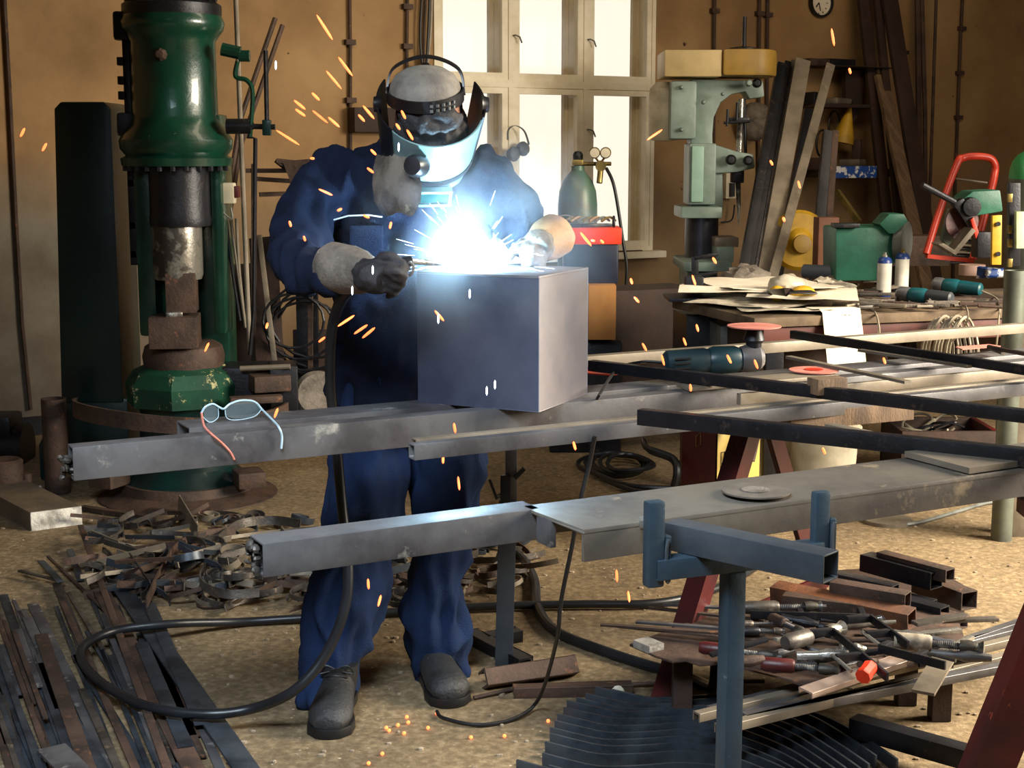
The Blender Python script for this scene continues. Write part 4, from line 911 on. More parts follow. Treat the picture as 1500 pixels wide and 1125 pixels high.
dbox('column_flange', 998, 303, 1058, 320, 8.55, 8.95, M_mint, .012)
MB().lathe([(.098, .0), (.098, D(1030, 318).z)], (D(1029, 350).x, 8.75, 0), 28).build('column', mat('bare_steel_column', '#4c4c55', '#3a3a42', .35, .5, 5), dp)
gb = MB(); gb.prism([((D(x, y)-o_).x, (D(x, y)-o_).z) for x, y in ((1046, 212), (1078, 222), (1102, 226), (1104, 246), (1078, 252), (1042, 254), (1040, 235))], .18, o_+V((0, .03, 0)), (1, 0, 0), (0, 0, 1)); gb.build('gear_box', M_mint, dp, bev=.012)
for (x, y, r) in ((1070, 234, .03), (1095, 235, .028), (1108, 122, .026), (1096, 122, .02), (998, 128, .012), (998, 190, .012), (1058, 138, .01), (1030, 150, .012)):
    MB().lathe([(r, 0), (r, .03), (r*.6, .045), (0, .046)], D(x, y, 8.6), 16, (0, -1, 0)).build('boss', M_dark if r > .025 else M_mint, dp)
dbox('spindle_collar', 1068, 172, 1098, 180, 8.68, 8.8, M_dark, .004); dbox('spindle_collar', 1074, 250, 1090, 268, 8.68, 8.8, M_dark, .006)
MB().tube([D(1086, 145, 8.75), D(1083, 224, 8.75)], .018, 12).build('quill', M_chrome, dp); MB().tube([D(1090, 145, 8.8), D(1092, 224, 8.8)], .010, 12).build('guide_rod', M_dark, dp)
MB().tube([D(1081, 266, 8.75), D(1082, 300, 8.75), D(1082, 330, 8.75)], [.016, .012, .004], 12).build('drill_bit', M_chrome, dp)
for (a, b) in (((1065, 185), (1066, 160)), ((1080, 150), (1079, 176)), ((1060, 180), (1098, 178))): MB().tube([D(*a, 8.66), D(*b, 8.66)], .008, 8).build('stop_rod', M_dark, dp)
dbox('table', 1002, 384, 1072, 398, 8.35, 8.95, M_mint, .01); dbox('table_vice', 1048, 348, 1082, 362, 8.5, 8.75, M_steelw, .006); dbox('vice_base', 1050, 362, 1075, 384, 8.45, 8.8, M_mint, .008)
dbox('table_arm', 1006, 398, 1040, 470, 8.5, 8.9, M_mint, .02)
cl = MB(); cl.bar(D(1018, 376, 8.3), D(1018, 425, 8.3), .04, .02, (0, 1, 0)); cl.bar(D(1018, 378, 8.3), D(1052, 372, 8.3), .035, .02); cl.bar(D(1016, 405, 8.3), D(1050, 400, 8.3), .035, .02); cl.tube([D(1048, 400, 8.3), D(1046, 422, 8.3)], .01, 8)
tag(cl.build('screw_clamp', M_dark, bev=.003), 'dark screw clamp fixed on the table of the drill press', 'clamp')
MB().lathe([(.25, 0), (.25, .04), (.12, .08), (.1, .12)], dpb, 24).build('foot', M_mint, dp)
cb_ = thing('control_box', 'small cream control box on the wall behind the drill press', 'switch box', PW(1066, 280, .04))
MB().box(PW(1067, 272, .05), (.10, .08, .17), math.radians(30)).build('housing', M_white, cb_, bev=.006); MB().box(PW(1072, 278, .1), (.03, .03, .09), math.radians(30)).build('switch', M_black, cb_)
MB().tube(spl([PW(1076, 300, .08), PW(1072, 322, .08), PW(1056, 326, .08)], 5), .006, 6).build('cable', M_black, cb_)
tag(MB().ball(PW(1106, 178, .12), (.12, .08, .13), 20).build('hanging_bag', M_leather, jit=.01), 'greyish bag hanging on the wall behind the drill spindle', 'bag')

# steel sections leaning against the wall right of the drill press
def lean(x0, y0, x1, y1, wpx, m, label, kind='bar', Yt=9.1, Yb=8.1, dep=.05, grp=None, name='leaning_section'):
    a, b = PY(x0, y0, Yt), PY(x1, y1, Yb); sd = V((1, 0, 0)); wd = wpx*Yt/FPX; ax = b-a
    if b.z > 0: b = b+ax*((b.z)/(-ax.z)) if ax.z < 0 else b
    mb = MB()
    if kind == 'L': mb.angle(a, b, wd, .008, up=(0, -1, 0))
    elif kind == 'H': mb.hollow(a, b, wd, dep, .004, up=(0, -1, 0))
    else: mb.bar(a, b, wd, dep, up=(0, -1, 0))
    return tag(mb.build(name, m, bev=.002), label, 'steel bar' if m is not M_woodd else 'board', grp)
lean(1144, 95, 1086, 410, 12, M_dark, 'leftmost dark bar of the bundle leaning beside the drill press', Yt=9.0)
lean(1153, 93, 1095, 412, 9, M_dark, 'second dark bar from the left in the bundle leaning beside the drill press', Yt=9.05)
lean(1163, 92, 1106, 414, 10, M_steel, 'dark grey bar in the middle of the bundle leaning beside the drill press', Yt=9.1)
lean(1175, 90, 1118, 414, 22, M_steelw, 'broad grey channel at the right of the bundle leaning beside the drill press', 'H', Yt=9.0)
lean(1184, 162, 1140, 400, 12, M_dark, 'shorter dark bar leaning just left of the pale flat bar', Yt=9.2, Yb=8.6)
lean(1217, 94, 1131, 410, 13, M_steelw, 'single pale flat bar leaning with its top on the shelf', dep=.012, Yt=9.0, Yb=8.0)
lean(1213, 193, 1194, 400, 14, M_dark, 'dark steel bar leaning in front of the shelf', Yt=8.6, Yb=8.3)
lean(1223, 193, 1208, 400, 9, M_rust, 'rusty perforated bar beside the dark bar in front of the shelf', Yt=8.6, Yb=8.3)
tag(MB().box(PY(1209, 365, 7.9), (.11, .1, .34), .1).build('wooden_block', mat('red_brown_wood', '#6e4228', '#55321f', .7, 0, 6), bev=.004), 'red-brown wooden block standing at the foot of the rusty bar', 'wooden block')
# wall shelf
sh = thing('shelf_unit', 'dark wooden wall shelf with curved side bracket', 'shelf', PW(1225, 250, .1))
def wb(name, x0, y0, x1, y1, o0, o1, m, par, bev=.004):
    a, b = PW(x0, y0, 0), PW(x1, y1, 0); t0, t1 = WT(a), WT(b); mb = MB(); wall_box(mb, min(t0, t1), max(t0, t1), min(a.z, b.z), max(a.z, b.z), o0, o1); return mb.build(name, m, par, bev=bev)
wb('top_board', 1165, 98, 1270, 103, 0, .3, M_woodd, sh); wb('middle_board', 1160, 153, 1262, 160, 0, .25, M_woodd, sh); wb('lower_board', 1165, 248, 1282, 258, 0, .3, M_woodd, sh)
br = MB(); o2 = PW(1250, 102, .12); 
def wl(x, y): p = PW(x, y, .12)-o2; return (p.dot(WD), p.z)
br.prism([wl(*p) for p in ((1236, 103), (1266, 103), (1262, 130), (1260, 152), (1254, 170), (1246, 180), (1246, 150), (1236, 148))], .04, o2, WD, (0, 0, 1)); br.build('side_bracket', M_woodd, sh)
for i, (x, y, sz, m, l) in enumerate(((1196, 92, (.2, .1, .05), M_rust, 'rusty part lying on the shelf top, left'), (1228, 93, (.25, .1, .06), M_dark, 'flat dark part lying on the shelf top, middle'), (1190, 145, (.1, .1, .09), M_dark, 'dark lump on the middle shelf board'), (1228, 148, (.22, .1, .04), M_steelw, 'pale folded rag on the middle shelf board'), (1195, 240, (.16, .1, .08), M_rust, 'rusty block on the lower shelf board, left'), (1250, 238, (.24, .14, .05), M_steelw, 'flat steel tool on the lower shelf board, right'), (1255, 222, (.07, .06, .16), M_woodd, 'upright brown block on the lower shelf board'))):
    tag(MB().box(PW(x, y, .16), sz, math.radians(30+i*7)).build('shelf_item', m, bev=.01, jit=.006), l, 'small part')
tag(MB().box(PW(1248, 252, .33), (.42, .04, .08), math.radians(30)).build('blue_level', M_blueb, bev=.004), 'blue tool lying along the edge of the lower shelf board', 'tool')
hb = MB().lathe([(.012, .16), (.02, .12), (.05, .02), (.075, -.06), (.08, -.1), (.07, -.1), (.0, -.05)], PW(1238, 188, .15), 20, (.2, 0, 1)); tag(hb.build('yellow_lamp', M_yellow), 'yellow cone-shaped lamp hanging below the shelf', 'lamp')
for (x, y) in ((1222, 182), (1204, 210)): tag(MB().tube([PW(x, y, .1)+WD*(.05*math.cos(a))+V((0, 0, .09*math.sin(a))) for a in [j*PI/9 for j in range(14)]], .008, 6).build('wire_loop', M_black), 'loop of dark wire hanging under the middle shelf board', 'wire', 'wire loops under the shelf')
tag(MB().bar(PY(1226, 280, 8.6), PY(1258, 325, 8.5), .03, .03).build('yellow_ruler', M_brass), 'yellowish folding rule leaning below the shelf', 'ruler')
yd = thing('yellow_disc_guard', 'round yellow machine guard behind the pale leaning bar', 'machine guard', PY(1170, 400, 8.3))
MB().lathe([(0, .05), (.04, .05), (.07, .02), (.15, .015), (.17, -.01), (.16, -.05), (0, -.05)], PY(1171, 352, 8.3), 32, (0, -1, .1)).build('disc', M_yellow, yd); MB().lathe([(0, .09), (.05, .08), (.055, .03)], PY(1172, 358, 8.3), 20, (0, -1, .1)).build('hub', M_ochre, yd)
# boards leaning at the right
for i, (x0, y0, x1, y1, wp, m, l) in enumerate(((1262, -20, 1300, 330, 20, M_woodd, 'dark brown plank leaning at the left of the group by the cross'), (1283, -20, 1318, 330, 14, M_woodd, 'narrow dark plank in the middle of the group by the cross'), (1300, -20, 1355, 330, 30, M_rusto if 0 else M_woodd, 'widest dark plank leaning just left of the cross'), (1290, 110, 1338, 330, 24, M_wood, 'shorter brown plank leaning in front of the group by the cross'))):
    a, b = PW(x0, y0, .12+.04*i), PW(x1, y1, .35+.08*i); wd = wp*9.8/FPX
    tag(MB().bar(a, b+(b-a)*.8*(b.z/(a.z-b.z))*1.2, wd, .03, up=WN).build('leaning_plank', m, bev=.003), l, 'board')
for i, (x0, x1, x2) in enumerate(((1344, 1346, 1350), (1350, 1355, 1356), (1372, 1366, 1358))):
    tag(MB().tube([PW(x0, -20, .08+.03*i), PW(x1, 170, .15), PW(x2, 400, .4)], .022-.005*i, 8).build('tall_rod', M_rust), ('rusty rod leaning right of the cross, leftmost of three', 'rusty rod leaning right of the cross, middle one of three', 'rusty rod leaning right of the cross, rightmost of three')[i], 'rod')
# hand truck
ht = thing('hand_truck', 'bright red tubular hand truck leaning behind the workbench', 'hand truck', PY(1365, 420, 7.6))
A = [PY(1357, 372, 7.5), PY(1376, 310, 7.55), PY(1402, 240, 7.6), PY(1410, 232, 7.62), PY(1425, 229, 7.62), PY(1448, 231, 7.62), PY(1457, 240, 7.62), PY(1457, 255, 7.62), PY(1449, 290, 7.58), PY(1425, 380, 7.5)]
MB().tube(spl(A, 6), .019, 12).build('handle_frame', M_redb, ht)
MB().tube([PY(1400, 262, 7.6), PY(1446, 268, 7.6)], .006, 8).build('cross_wire', M_steelw, ht); MB().bar(PY(1357, 375, 7.5), PY(1425, 382, 7.5), .05, .02).build('lower_brace', M_redb, ht)
# big cylinder right
b2 = PY(1497, 600, 7.2); b2.z = 0; z2 = lambda y: PY(1497, y, 7.2).z
g2 = thing('gas_cylinder', 'large gas cylinder with bright green shoulder at the right edge', 'gas cylinder', b2)
MB().lathe([(0, 0), (.118, 0), (.12, .02), (.12, z2(262))], b2, 32).build('cylinder_body', M_cylg, g2)
MB().lathe([(.12, z2(262)), (.118, z2(250)), (.105, z2(236)), (.08, z2(226)), (.045, z2(220)), (.0, z2(219))], b2, 32).build('shoulder', M_cyl, g2)
MB().lathe([(.045, z2(221)), (.05, z2(216)), (.05, z2(185)), (.04, z2(180)), (0, z2(179))], b2, 24).build('valve_cap', M_grey, g2)

# ============================================================ workbench
ZBn = .85
F0, F1 = PZ(1105, 466, ZBn), PZ(1480, 452, ZBn); BD = (F1-F0).normalized(); BN = V((-BD.y, BD.x, 0)); BL = (F1-F0).length+.7
wbn = thing('workbench', 'long dark workbench covered in tools and papers', 'workbench', (F0.x, F0.y, 0))
MB().prism([(0, 0), (BL, 0), (BL, .80), (0, .80)], .04, F0-V((0, 0, .02)), BD, BN).build('bench_top', mat('dusty_bench_top', '#6d5a44', '#4a3c2e', .8, 0, 7, .3, 40), wbn, bev=.004)
MB().prism([(.05, -.045), (BL, -.045), (BL, -.12), (.05, -.12)], .03, F0+BN*.03, BD, (0, 0, 1)).build('apron', mat('red_brown_steel', '#55251c', '#3a1a14', .55, .1, 6), wbn, bev=.003)
for s in (.12, 1.9):
    for d in (.06, .72): MB().box(F0+BD*s+BN*d-V((0, 0, ZBn/2+.02)), (.07, .07, ZBn-.04)).build('leg', M_dark, wbn, bev=.004)
lp = PZ(1491, 783, 0); MB().box((lp.x, lp.y, .40), (.075, .075, .80)).build('leg', M_steelw, wbn, bev=.004)
MB().prism([(.1, 0), (.7, 0), (.7, -.22), (.1, -.22)], .4, F0+BN*.35-V((0, 0, .05)), BD, (0, 0, 1)).build('drawer_block', M_woodd, wbn, bev=.005)
blk('steel_cabinet', 1040, 512, 6.6, (.28, .3, .34), M_dark, 'dark metal cabinet under the left end of the workbench', 'cabinet', .1)
blk('cable_box', 1080, 500, 6.35, (.20, .2, .16), M_grey, 'grey box under the workbench behind the abrasive disc', 'box', .1)
blk('green_crate', 1222, 525, 6.5, (.12, .3, .3), M_benchg, 'green painted crate under the workbench', 'crate', .05)
blk('brown_crate', 1430, 505, 6.6, (.16, .3, .45), M_woodd, 'brown crate under the right part of the workbench', 'crate', .05)
blk('brown_crate', 940, 505, 7.6, (.5, .3, .6), M_woodd, 'dark crate standing by the wall behind the dark tubes', 'crate', .4)
def BT(x, y, dz=0.0): return PZ(x, y, ZBn+dz)
# vice plate at the left end
vp = thing('bench_anvil_plate', 'dark steel plate with a small block at the left end of the workbench', 'steel plate', BT(1010, 440))
MB().prism([(0, 0), (.45, 0), (.45, .25), (0, .25)], .015, PZ(980, 440, .86), (1, 0, 0), (0, 1, 0)).build('plate', M_dark, vp, bev=.002); MB().box(PZ(1020, 432, .87)+V((.0, .1, .04)), (.08, .08, .07)).build('block', M_dark, vp, bev=.006)
for i in range(2): pass
# papers
def sheet(cx, cy, w_, h_, rz, z, m, label, curl=.02, grp=None, droop=0., name='newspaper'):
    c = BT(cx, cy)+V((0, 0, z)); n = 10; vs = []; fs = []
    for q in (0, .0015):
        for i in range(n+1):
            for j in range(n+1):
                u, v = (i/n-.5)*w_, (j/n-.5)*h_; x = u*math.cos(rz)-v*math.sin(rz); y = u*math.sin(rz)+v*math.cos(rz)
                p = V((c.x+x, c.y+y, c.z+q)); e = (p-F0).dot(BN)
                zz = curl*noise.noise(V((p.x*5+z*90, p.y*5, z*40)))+curl*.3
                if e < 0: zz = zz*.3 + droop*e*1.6; p.y = p.y-e*.45
                p.z += max(zz, .001) if e >= 0 else zz; vs.append(p)
    W = n+1; M_ = W*W
    for i in range(n):
        for j in range(n): a = i*W+j; fs += [(a, a+1, a+W+1, a+W), (M_+a, M_+a+W, M_+a+W+1, M_+a+1)]
    for i in range(n): fs += [(i*W, (i+1)*W, M_+(i+1)*W, M_+i*W), (i*W+n, M_+i*W+n, M_+(i+1)*W+n, (i+1)*W+n), (i, M_+i, M_+i+1, i+1), (n*W+i, n*W+i+1, M_+n*W+i+1, M_+n*W+i)]
    return tag(MB().add(vs, fs).build(name, m, smooth=80), label, 'newspaper', grp)
sheet(1120, 436, .52, .5, .25, .060,  M_paper, 'topmost white newspaper sheet on the left part of the workbench')
sheet(1066, 440, .42, .40, -.15, .05,  M_paper, 'white newspaper sheet at the left end of the paper heap')
sheet(1175, 446, .46, .42, -.2, .04,  M_paper, 'white newspaper sheet at the right of the paper heap, in front of the ear defenders')
sheet(1110, 447, .34, .40, .6, .014, M_papers, 'folded grey newspaper hanging over the front edge of the bench', droop=.6)
sheet(1090, 449, .30, .42, .75, .010, M_papers, 'grey newspaper under the folded one at the front edge of the bench', droop=.7)
sheet(1235, 462, .17, .46, .1, .008, M_paper, 'white sheet hanging down from the front edge of the bench', droop=1.0)
sheet(1150, 458, .36, .18, .05, .006, M_papers, 'flattened newspaper pile along the front edge of the bench', droop=.2)
# gloves, goggles, ear muffs
tag(MB().ball(BT(1108, 420, .05)+V((0, .3, 0)), (.12, .09, .07), 18).build('work_glove', M_leather, jit=.03), 'crumpled pale leather glove behind the newspapers', 'glove')
em = thing('ear_muffs', 'yellow ear muffs with black headband lying on the newspapers', 'ear muffs', BT(1160, 425))
MB().strip(spl([BT(1126, 428, .03), BT(1136, 428, .12), BT(1160, 428, .165), BT(1184, 428, .13), BT(1194, 428, .04)], 6), .03, .006, (0, 1, 0)).build('headband', M_blackp, em)
for x in (1138, 1176): MB().ball(BT(x, 430, .05), (.055 if x > 1150 else .035, .04, .035), 18).build('ear_cup', M_yellow, em)
gg = tag(MB().ball(BT(1160, 422, .075)+V((0, .1, 0)), (.09, .06, .05), 18).build('safety_goggles', mat('cloudy_plastic', '#b5ab98', '#8d8474', .3, 0, 12), jit=.012), 'cloudy safety goggles under the band of the yellow ear muffs', 'goggles')
rr_ = [(1200, 425), (1214, 428), (1228, 424), (1206, 415), (1222, 414), (1236, 420)]
for i, (x, y) in enumerate(rr_): tag(MB().ball(BT(x, y, .03), (.055, .04, .028), 14).build('rag', M_papers if i % 2 else M_leather, jit=.02), 'crumpled pale rag in the heap right of the yellow ear muffs', 'rag', 'rags beside the ear muffs')
tag(MB().tube([BT(1190, 402, .07)+V((0, .2, 0)), BT(1245, 405, .07)+V((0, .2, 0))], .034, 16).build('grey_roll', mat('grey_roll', '#5a6068', rough=.6)), 'grey cylindrical roll behind the rags on the workbench', 'roll')
tag(MB().lathe([(.028, 0), (.042, .0), (.042, .03), (.028, .03)], BT(1246, 404, .07)+V((0.02, .18, 0)), 20, (1, -.3, 0)).build('steel_ring', M_dark), 'dark ring at the end of the grey roll', 'ring')
# spray cans
for i, (x, y, cap, l) in enumerate(((1294, 434, M_chrome, 'left spray can with white label and silver top on the workbench'), (1320, 426, M_brass, 'right spray can with white label and yellowish top on the workbench'))):
    c = BT(x, y); s = thing('spray_can', l, 'spray can', c, None); 
    MB().lathe([(.0, 0), (.031, 0), (.033, .004), (.033, .158), (.031, .163), (.026, .172), (.018, .178), (0, .178)], c, 28).build('can_body', mat('can_blue', '#1f3a78', rough=.35), s)
    MB().lathe([(.0338, .02), (.0338, .15)], c, 24, (0, 0, 1), -PI*.95, -PI*.18).build('paper_label', mat('can_label', '#d9d4c6', '#c9c2b0', .6, 0, 20), s)
    MB().lathe([(.012, .176), (.012, .186), (.008, .188), (.008, .198), (0, .198)], c, 16).build('nozzle', cap, s)
# grinders
def grinder(name_label, p0, p1, r, m1, m2, flip=0, disc=None, cord=None):
    p0, p1 = V(p0), V(p1); d = (p1-p0).normalized(); L_ = (p1-p0).length
    t = thing('angle_grinder', name_label, 'angle grinder', (p0+p1)/2-V((0, 0, r)))
    MB().tube([p0, p0+d*L_*.03, p0+d*L_*.40, p0+d*L_*.46], [r*.7, r*.95, r*1.0, r*.9], 18).build('handle', m2, t)
    MB().tube([p0+d*L_*.45, p0+d*L_*.5, p0+d*L_*.72, p0+d*L_*.78], [r*.95, r*1.08, r*1.02, r*.8], 18).build('motor_housing', m1, t)
    MB().tube([p0+d*L_*.77, p0+d*L_*.82, p0+d*L_*.95, p1], [r*.95, r*1.05, r*1.0, r*.6], 14).build('gear_head', M_steel, t)
    for k in range(3):
        s = V((-d.y, d.x, 0)).normalized(); MB().bar(p0+d*(L_*.08)-s*r*1.0+V((0, 0, r*(.4-.35*k))), p0+d*(L_*.24)-s*r*1.0+V((0, 0, r*(.4-.35*k))), .006, .004).build('vent_slot', M_black, t)
    if disc:
        c = p0+d*L_*.9; MB().lathe([(.018, 0), (.022, disc*.5), (.03, disc*.6), (.02, disc)], c, 16).build('spindle', M_dark, t)
        MB().lathe([(0, 0), (.062, 0), (.073, .002), (.073, .005), (.02, .008), (0, .008)], c+V((0, 0, disc)), 36).build('abrasive_disc', M_pink, t)
    if cord: MB().tube(spl(cord, 6), .004, 6).build('cord', M_cable if not disc else M_black, t)
    return t
grinder('teal angle grinder with dark grey handle lying at the front of the workbench', BT(1395, 438, .04), BT(1314, 429, .05), .030, M_teal, mat('dark_grey_plastic', '#33363a', rough=.5), cord=[BT(1393, 440, .03), BT(1412, 446, .01), PY(1418, 462, 5.75), PY(1412, 480, 5.75), PY(1395, 500, 5.8)])
grinder('teal angle grinder with grey gear head lying behind, left of the grey steel pipe', BT(1438, 424, .04), BT(1366, 415, .055), .030, M_teal, M_teal, cord=[BT(1438, 426, .04), BT(1462, 440, .01), PY(1463, 470, 5.9), PY(1458, 520, 5.9)])
# the one lying on the tubes
grinder('dark angle grinder lying on the long tubes with its pink disc facing up', PZ(972, 532, .93), PZ(1118, 524, .94), .036, mat('dark_teal_plastic', '#123038', rough=.4), mat('darker_teal_plastic', '#10262e', rough=.4), disc=.085, cord=[PZ(972, 531, .93), PZ(940, 530, .93), PZ(905, 540, .905), PZ(880, 575, .90), PZ(872, 590, .86)])
for (x, y, z, r, m, l) in ((1192, 543, .895, .068, M_pink, 'loose pink abrasive disc lying on the flat tube right of the grinder'), (1107, 720, .887, .062, mat('grey_abrasive', '#5f564c', '#4a4239', .8, 0, 20), 'grey cutting disc lying on the broad channel')):
    d = thing('cutting_disc', l, 'abrasive disc', PZ(x, y, z)); c = PZ(x, y, z)
    MB().lathe([(.012, 0), (r, 0), (r, .003), (.012, .003)], c, 40).build('disc', m, d); MB().lathe([(.011, .0005), (.026, .0005), (.026, .0045), (.011, .0045)], c, 24).build('centre_ring', M_leather if m is not M_pink else M_redb, d)
tag(MB().lathe([(.0, 0), (.07, 0), (.07, .004), (0, .004)], PZ(885, 545, .80), 32).build('red_disc', M_redb), 'red disc lying low behind the steel cube, between the tubes', 'abrasive disc')
# tape roll, blue bag, wire spool, crate, green machine
tag(MB().lathe([(.03, 0), (.068, 0), (.068, .055), (.03, .055)], BT(1432, 405)+V((0, .1, 0)), 32).build('tape_roll', mat('pale_pink_tape', '#b89a8c', rough=.6)), 'pale pinkish roll of tape behind the grinders', 'tape roll')
tag(MB().box(BT(1466, 402, .03)+V((0, .1, 0)), (.15, .12, .05), .2).build('plastic_bag', M_blueb, bev=.012, jit=.02), 'crumpled blue and white plastic bag left of the grey pipe', 'bag')
gp = PY(1484, 460, 5.62); 
tag(MB().lathe([(.0, 0), (.040, 0), (.040, PY(1484, 396, 5.62).z), (.032, PY(1484, 396, 5.62).z), (.03, .5)], (gp.x, 5.62, 0), 28).build('steel_pipe', M_cylg), 'thick grey steel pipe standing upright in front of the workbench', 'pipe')
# cone of wire coils
sp0 = BT(1422, 395)+V((0, .35, 0)); wc = thing('wire_coil_stack', 'leaning stack of thin wire coils behind the tape roll', 'wire coils', sp0)
for k in range(11):
    r = .092-.0035*k; c = sp0+V((.008*k, 0, .014+.02*k)); MB().tube([c+V((r*math.cos(a), r*math.sin(a), .003*math.sin(3*a))) for a in [j*2*PI/24 for j in range(25)]], .0065, 6, caps=False).build('coil', M_steelw if k % 2 else M_dark, wc)
tag(MB().prism([(0, 0), (.36, 0), (.40, .17), (-.02, .17)], .2, BT(1325, 398)+V((0, .5, 0)), (1, 0, 0), (0, 0, 1)).build('brown_steel_box', M_rust, bev=.003), 'brown open steel box behind the spray cans', 'box')
gm = thing('bench_grinder', 'green painted machine body behind the spray cans', 'machine', BT(1270, 405)+V((0, .8, 0)))
Yg = 7.0; MB().prism([((PY(x, y, Yg).x-PY(1225, 410, Yg).x), (PY(x, y, Yg).z-PY(1225, 410, Yg).z)) for x, y in ((1224, 412), (1224, 334), (1300, 332), (1318, 352), (1322, 372), (1300, 400), (1290, 412))], .3, PY(1225, 410, Yg)+V((0, .15, 0)), (1, 0, 0), (0, 0, 1)).build('housing', M_benchg, gm, bev=.015)
MB().prism([((PY(x, y, Yg).x-PY(1300, 340, Yg).x), (PY(x, y, Yg).z-PY(1300, 340, Yg).z)) for x, y in ((1286, 328), (1300, 313), (1322, 313), (1328, 324), (1308, 342), (1300, 342))], .16, PY(1300, 340, Yg)+V((0, .05, 0)), (1, 0, 0), (0, 0, 1)).build('wheel_guard', M_benchg, gm, bev=.006)
MB().lathe([(0, -.02), (.1, -.02), (.1, .02), (0, .02)], PY(1322, 355, Yg+.05), 28, (1, -.6, 0)).build('grinding_wheel', M_grey, gm)
MB().box(PY(1238, 330, Yg), (.12, .08, .02)).build('rest', M_dark, gm, bev=.003)
# chop saw
cs = thing('chop_saw', 'green chop saw with a black handle and angled steel fence', 'chop saw', BT(1425, 395)+V((0, .5, 0)))
Ys = 6.7
def pxprism(name, pts, Y, th, m, par, bev=.006, lab=None):
    o = PY(pts[0][0], pts[0][1], Y); return MB().prism([((PY(x, y, Y)-o).x, (PY(x, y, Y)-o).z) for x, y in pts], th, o+V((0, th/2, 0)), (1, 0, 0), (0, 0, 1)).build(name, m, par, bev=bev)
pxprism('motor_housing', ((1412, 290), (1425, 280), (1466, 278), (1470, 310), (1432, 316), (1414, 306)), Ys, .18, M_benchg, cs, .012)
MB().tube([PY(1351, 271, Ys-.1), PY(1398, 296, Ys-.05)], .014, 10).build('handle', M_dark, cs)
MB().lathe([(0, .04), (.04, .035), (.045, 0)], PY(1421, 303, Ys-.02), 20, (0, -1, 0)).build('motor_cap', M_dark, cs); pxprism('arm', ((1396, 298), (1412, 290), (1430, 328), (1420, 336)), Ys-.04, .06, M_dark, cs)
pxprism('blade_guard', ((1380, 350), (1392, 305), (1412, 308), (1418, 330), (1405, 352), (1388, 362)), Ys+.05, .05, M_cylg, cs); MB().lathe([(0, .0), (.08, 0), (.08, .01), (0, .01)], PY(1408, 325, Ys+.02), 24, (.2, -1, 0)).build('red_wheel', M_red, cs)
pxprism('fence', ((1374, 358), (1382, 356), (1398, 366), (1424, 334), (1430, 338), (1400, 374)), Ys-.15, .12, M_steelw, cs, .002)
pxprism('brush', ((1426, 318), (1434, 340), (1430, 350), (1422, 322)), Ys-.06, .03, M_redb, cs, .002); pxprism('base_plate', ((1432, 340), (1456, 340), (1456, 378), (1432, 378)), Ys, .1, M_dark, cs)
lv = thing('spirit_level', 'yellow spirit level hanging upright beside the saw', 'spirit level', PY(1461, 390, 6.4))
pxprism('level_body', ((1454, 316), (1468, 315), (1467, 388), (1453, 388)), 6.4, .025, M_yellow, lv, .003)
for y in (328, 372): MB().lathe([(0, 0), (.010, 0), (.010, .006), (0, .006)], PY(1462, y, 6.395), 14, (0, -1, 0)).build('vial_hole', M_dark, lv)
l2 = thing('wall_rail', 'dark upright rail with brass hinges and a pale level on it, at the right edge', 'rail', PY(1490, 390, 6.2))
pxprism('rail', ((1479, 268), (1495, 268), (1495, 390), (1479, 390)), 6.2, .04, M_dark, l2, .002); pxprism('pale_level', ((1489, 310), (1502, 310), (1500, 364), (1489, 364)), 6.15, .03, mat('pale_green_plastic', '#b9c69a', '#8fa86c', .4, 0, 9), l2, .002)
for y in (290, 336, 356, 385): MB().box(PY(1479, y, 6.19), (.018, .02, .035)).build('hinge', M_brass, l2, bev=.002)
# small tools on the bench: countable clutter
rnd = random.Random(5)
for k in range(70):
    x = rnd.uniform(1205, 1300) if k < 28 else rnd.uniform(1240, 1470); y = rnd.uniform(408, 434) if k < 28 else rnd.uniform(436, 450)
    c = BT(x, y, .012+rnd.uniform(0, .02)); a = rnd.uniform(-.5, .5) if k > 27 else rnd.uniform(0, PI); L_ = rnd.uniform(.05, .16); d = V((math.cos(a), math.sin(a), rnd.uniform(-.05, .05)))
    mb = MB(); (mb.bar(c-d*L_/2, c+d*L_/2, rnd.uniform(.012, .03), .012) if k % 3 else mb.tube([c-d*L_/2, c, c+d*L_/2], [.008, .006, .010], 8))
    tag(mb.build('hand_tool', (M_rust, M_steelw, M_scrap, M_leather)[k % 4], bev=.001), ('rusty or grey scrap of metal in the clutter left of the spray cans' if k < 28 else 'worn hand tool lying along the front of the workbench before the grinders'), 'tool', 'clutter left of the spray cans' if k < 28 else 'tools along the bench front')
tag(MB().tube(spl([BT(1240, 448, .02), BT(1262, 446, .02), BT(1280, 456, .0), PY(1287, 475, 5.75), PY(1288, 505, 5.8)], 6), .005, 6).build('loose_cable', M_cable), 'pale cord running over the bench edge right of the white sheet', 'cord')
# coil hanging under the bench
hcx = PY(1400, 510, 5.9); hcl = thing('hanging_cable_coil', 'pale cable coil hanging under the workbench', 'cable coil', hcx)
for k in range(8):
    c = PY(1370+k*6, 505, 6.0-.02*k); r = .105+.006*(k % 3); MB().tube([c+V((r*.5*math.cos(a), .03*math.sin(2*a), r*math.sin(a))) for a in [j*2*PI/22 for j in range(23)]], .006, 6, caps=False).build('loop', M_cable, hcl)
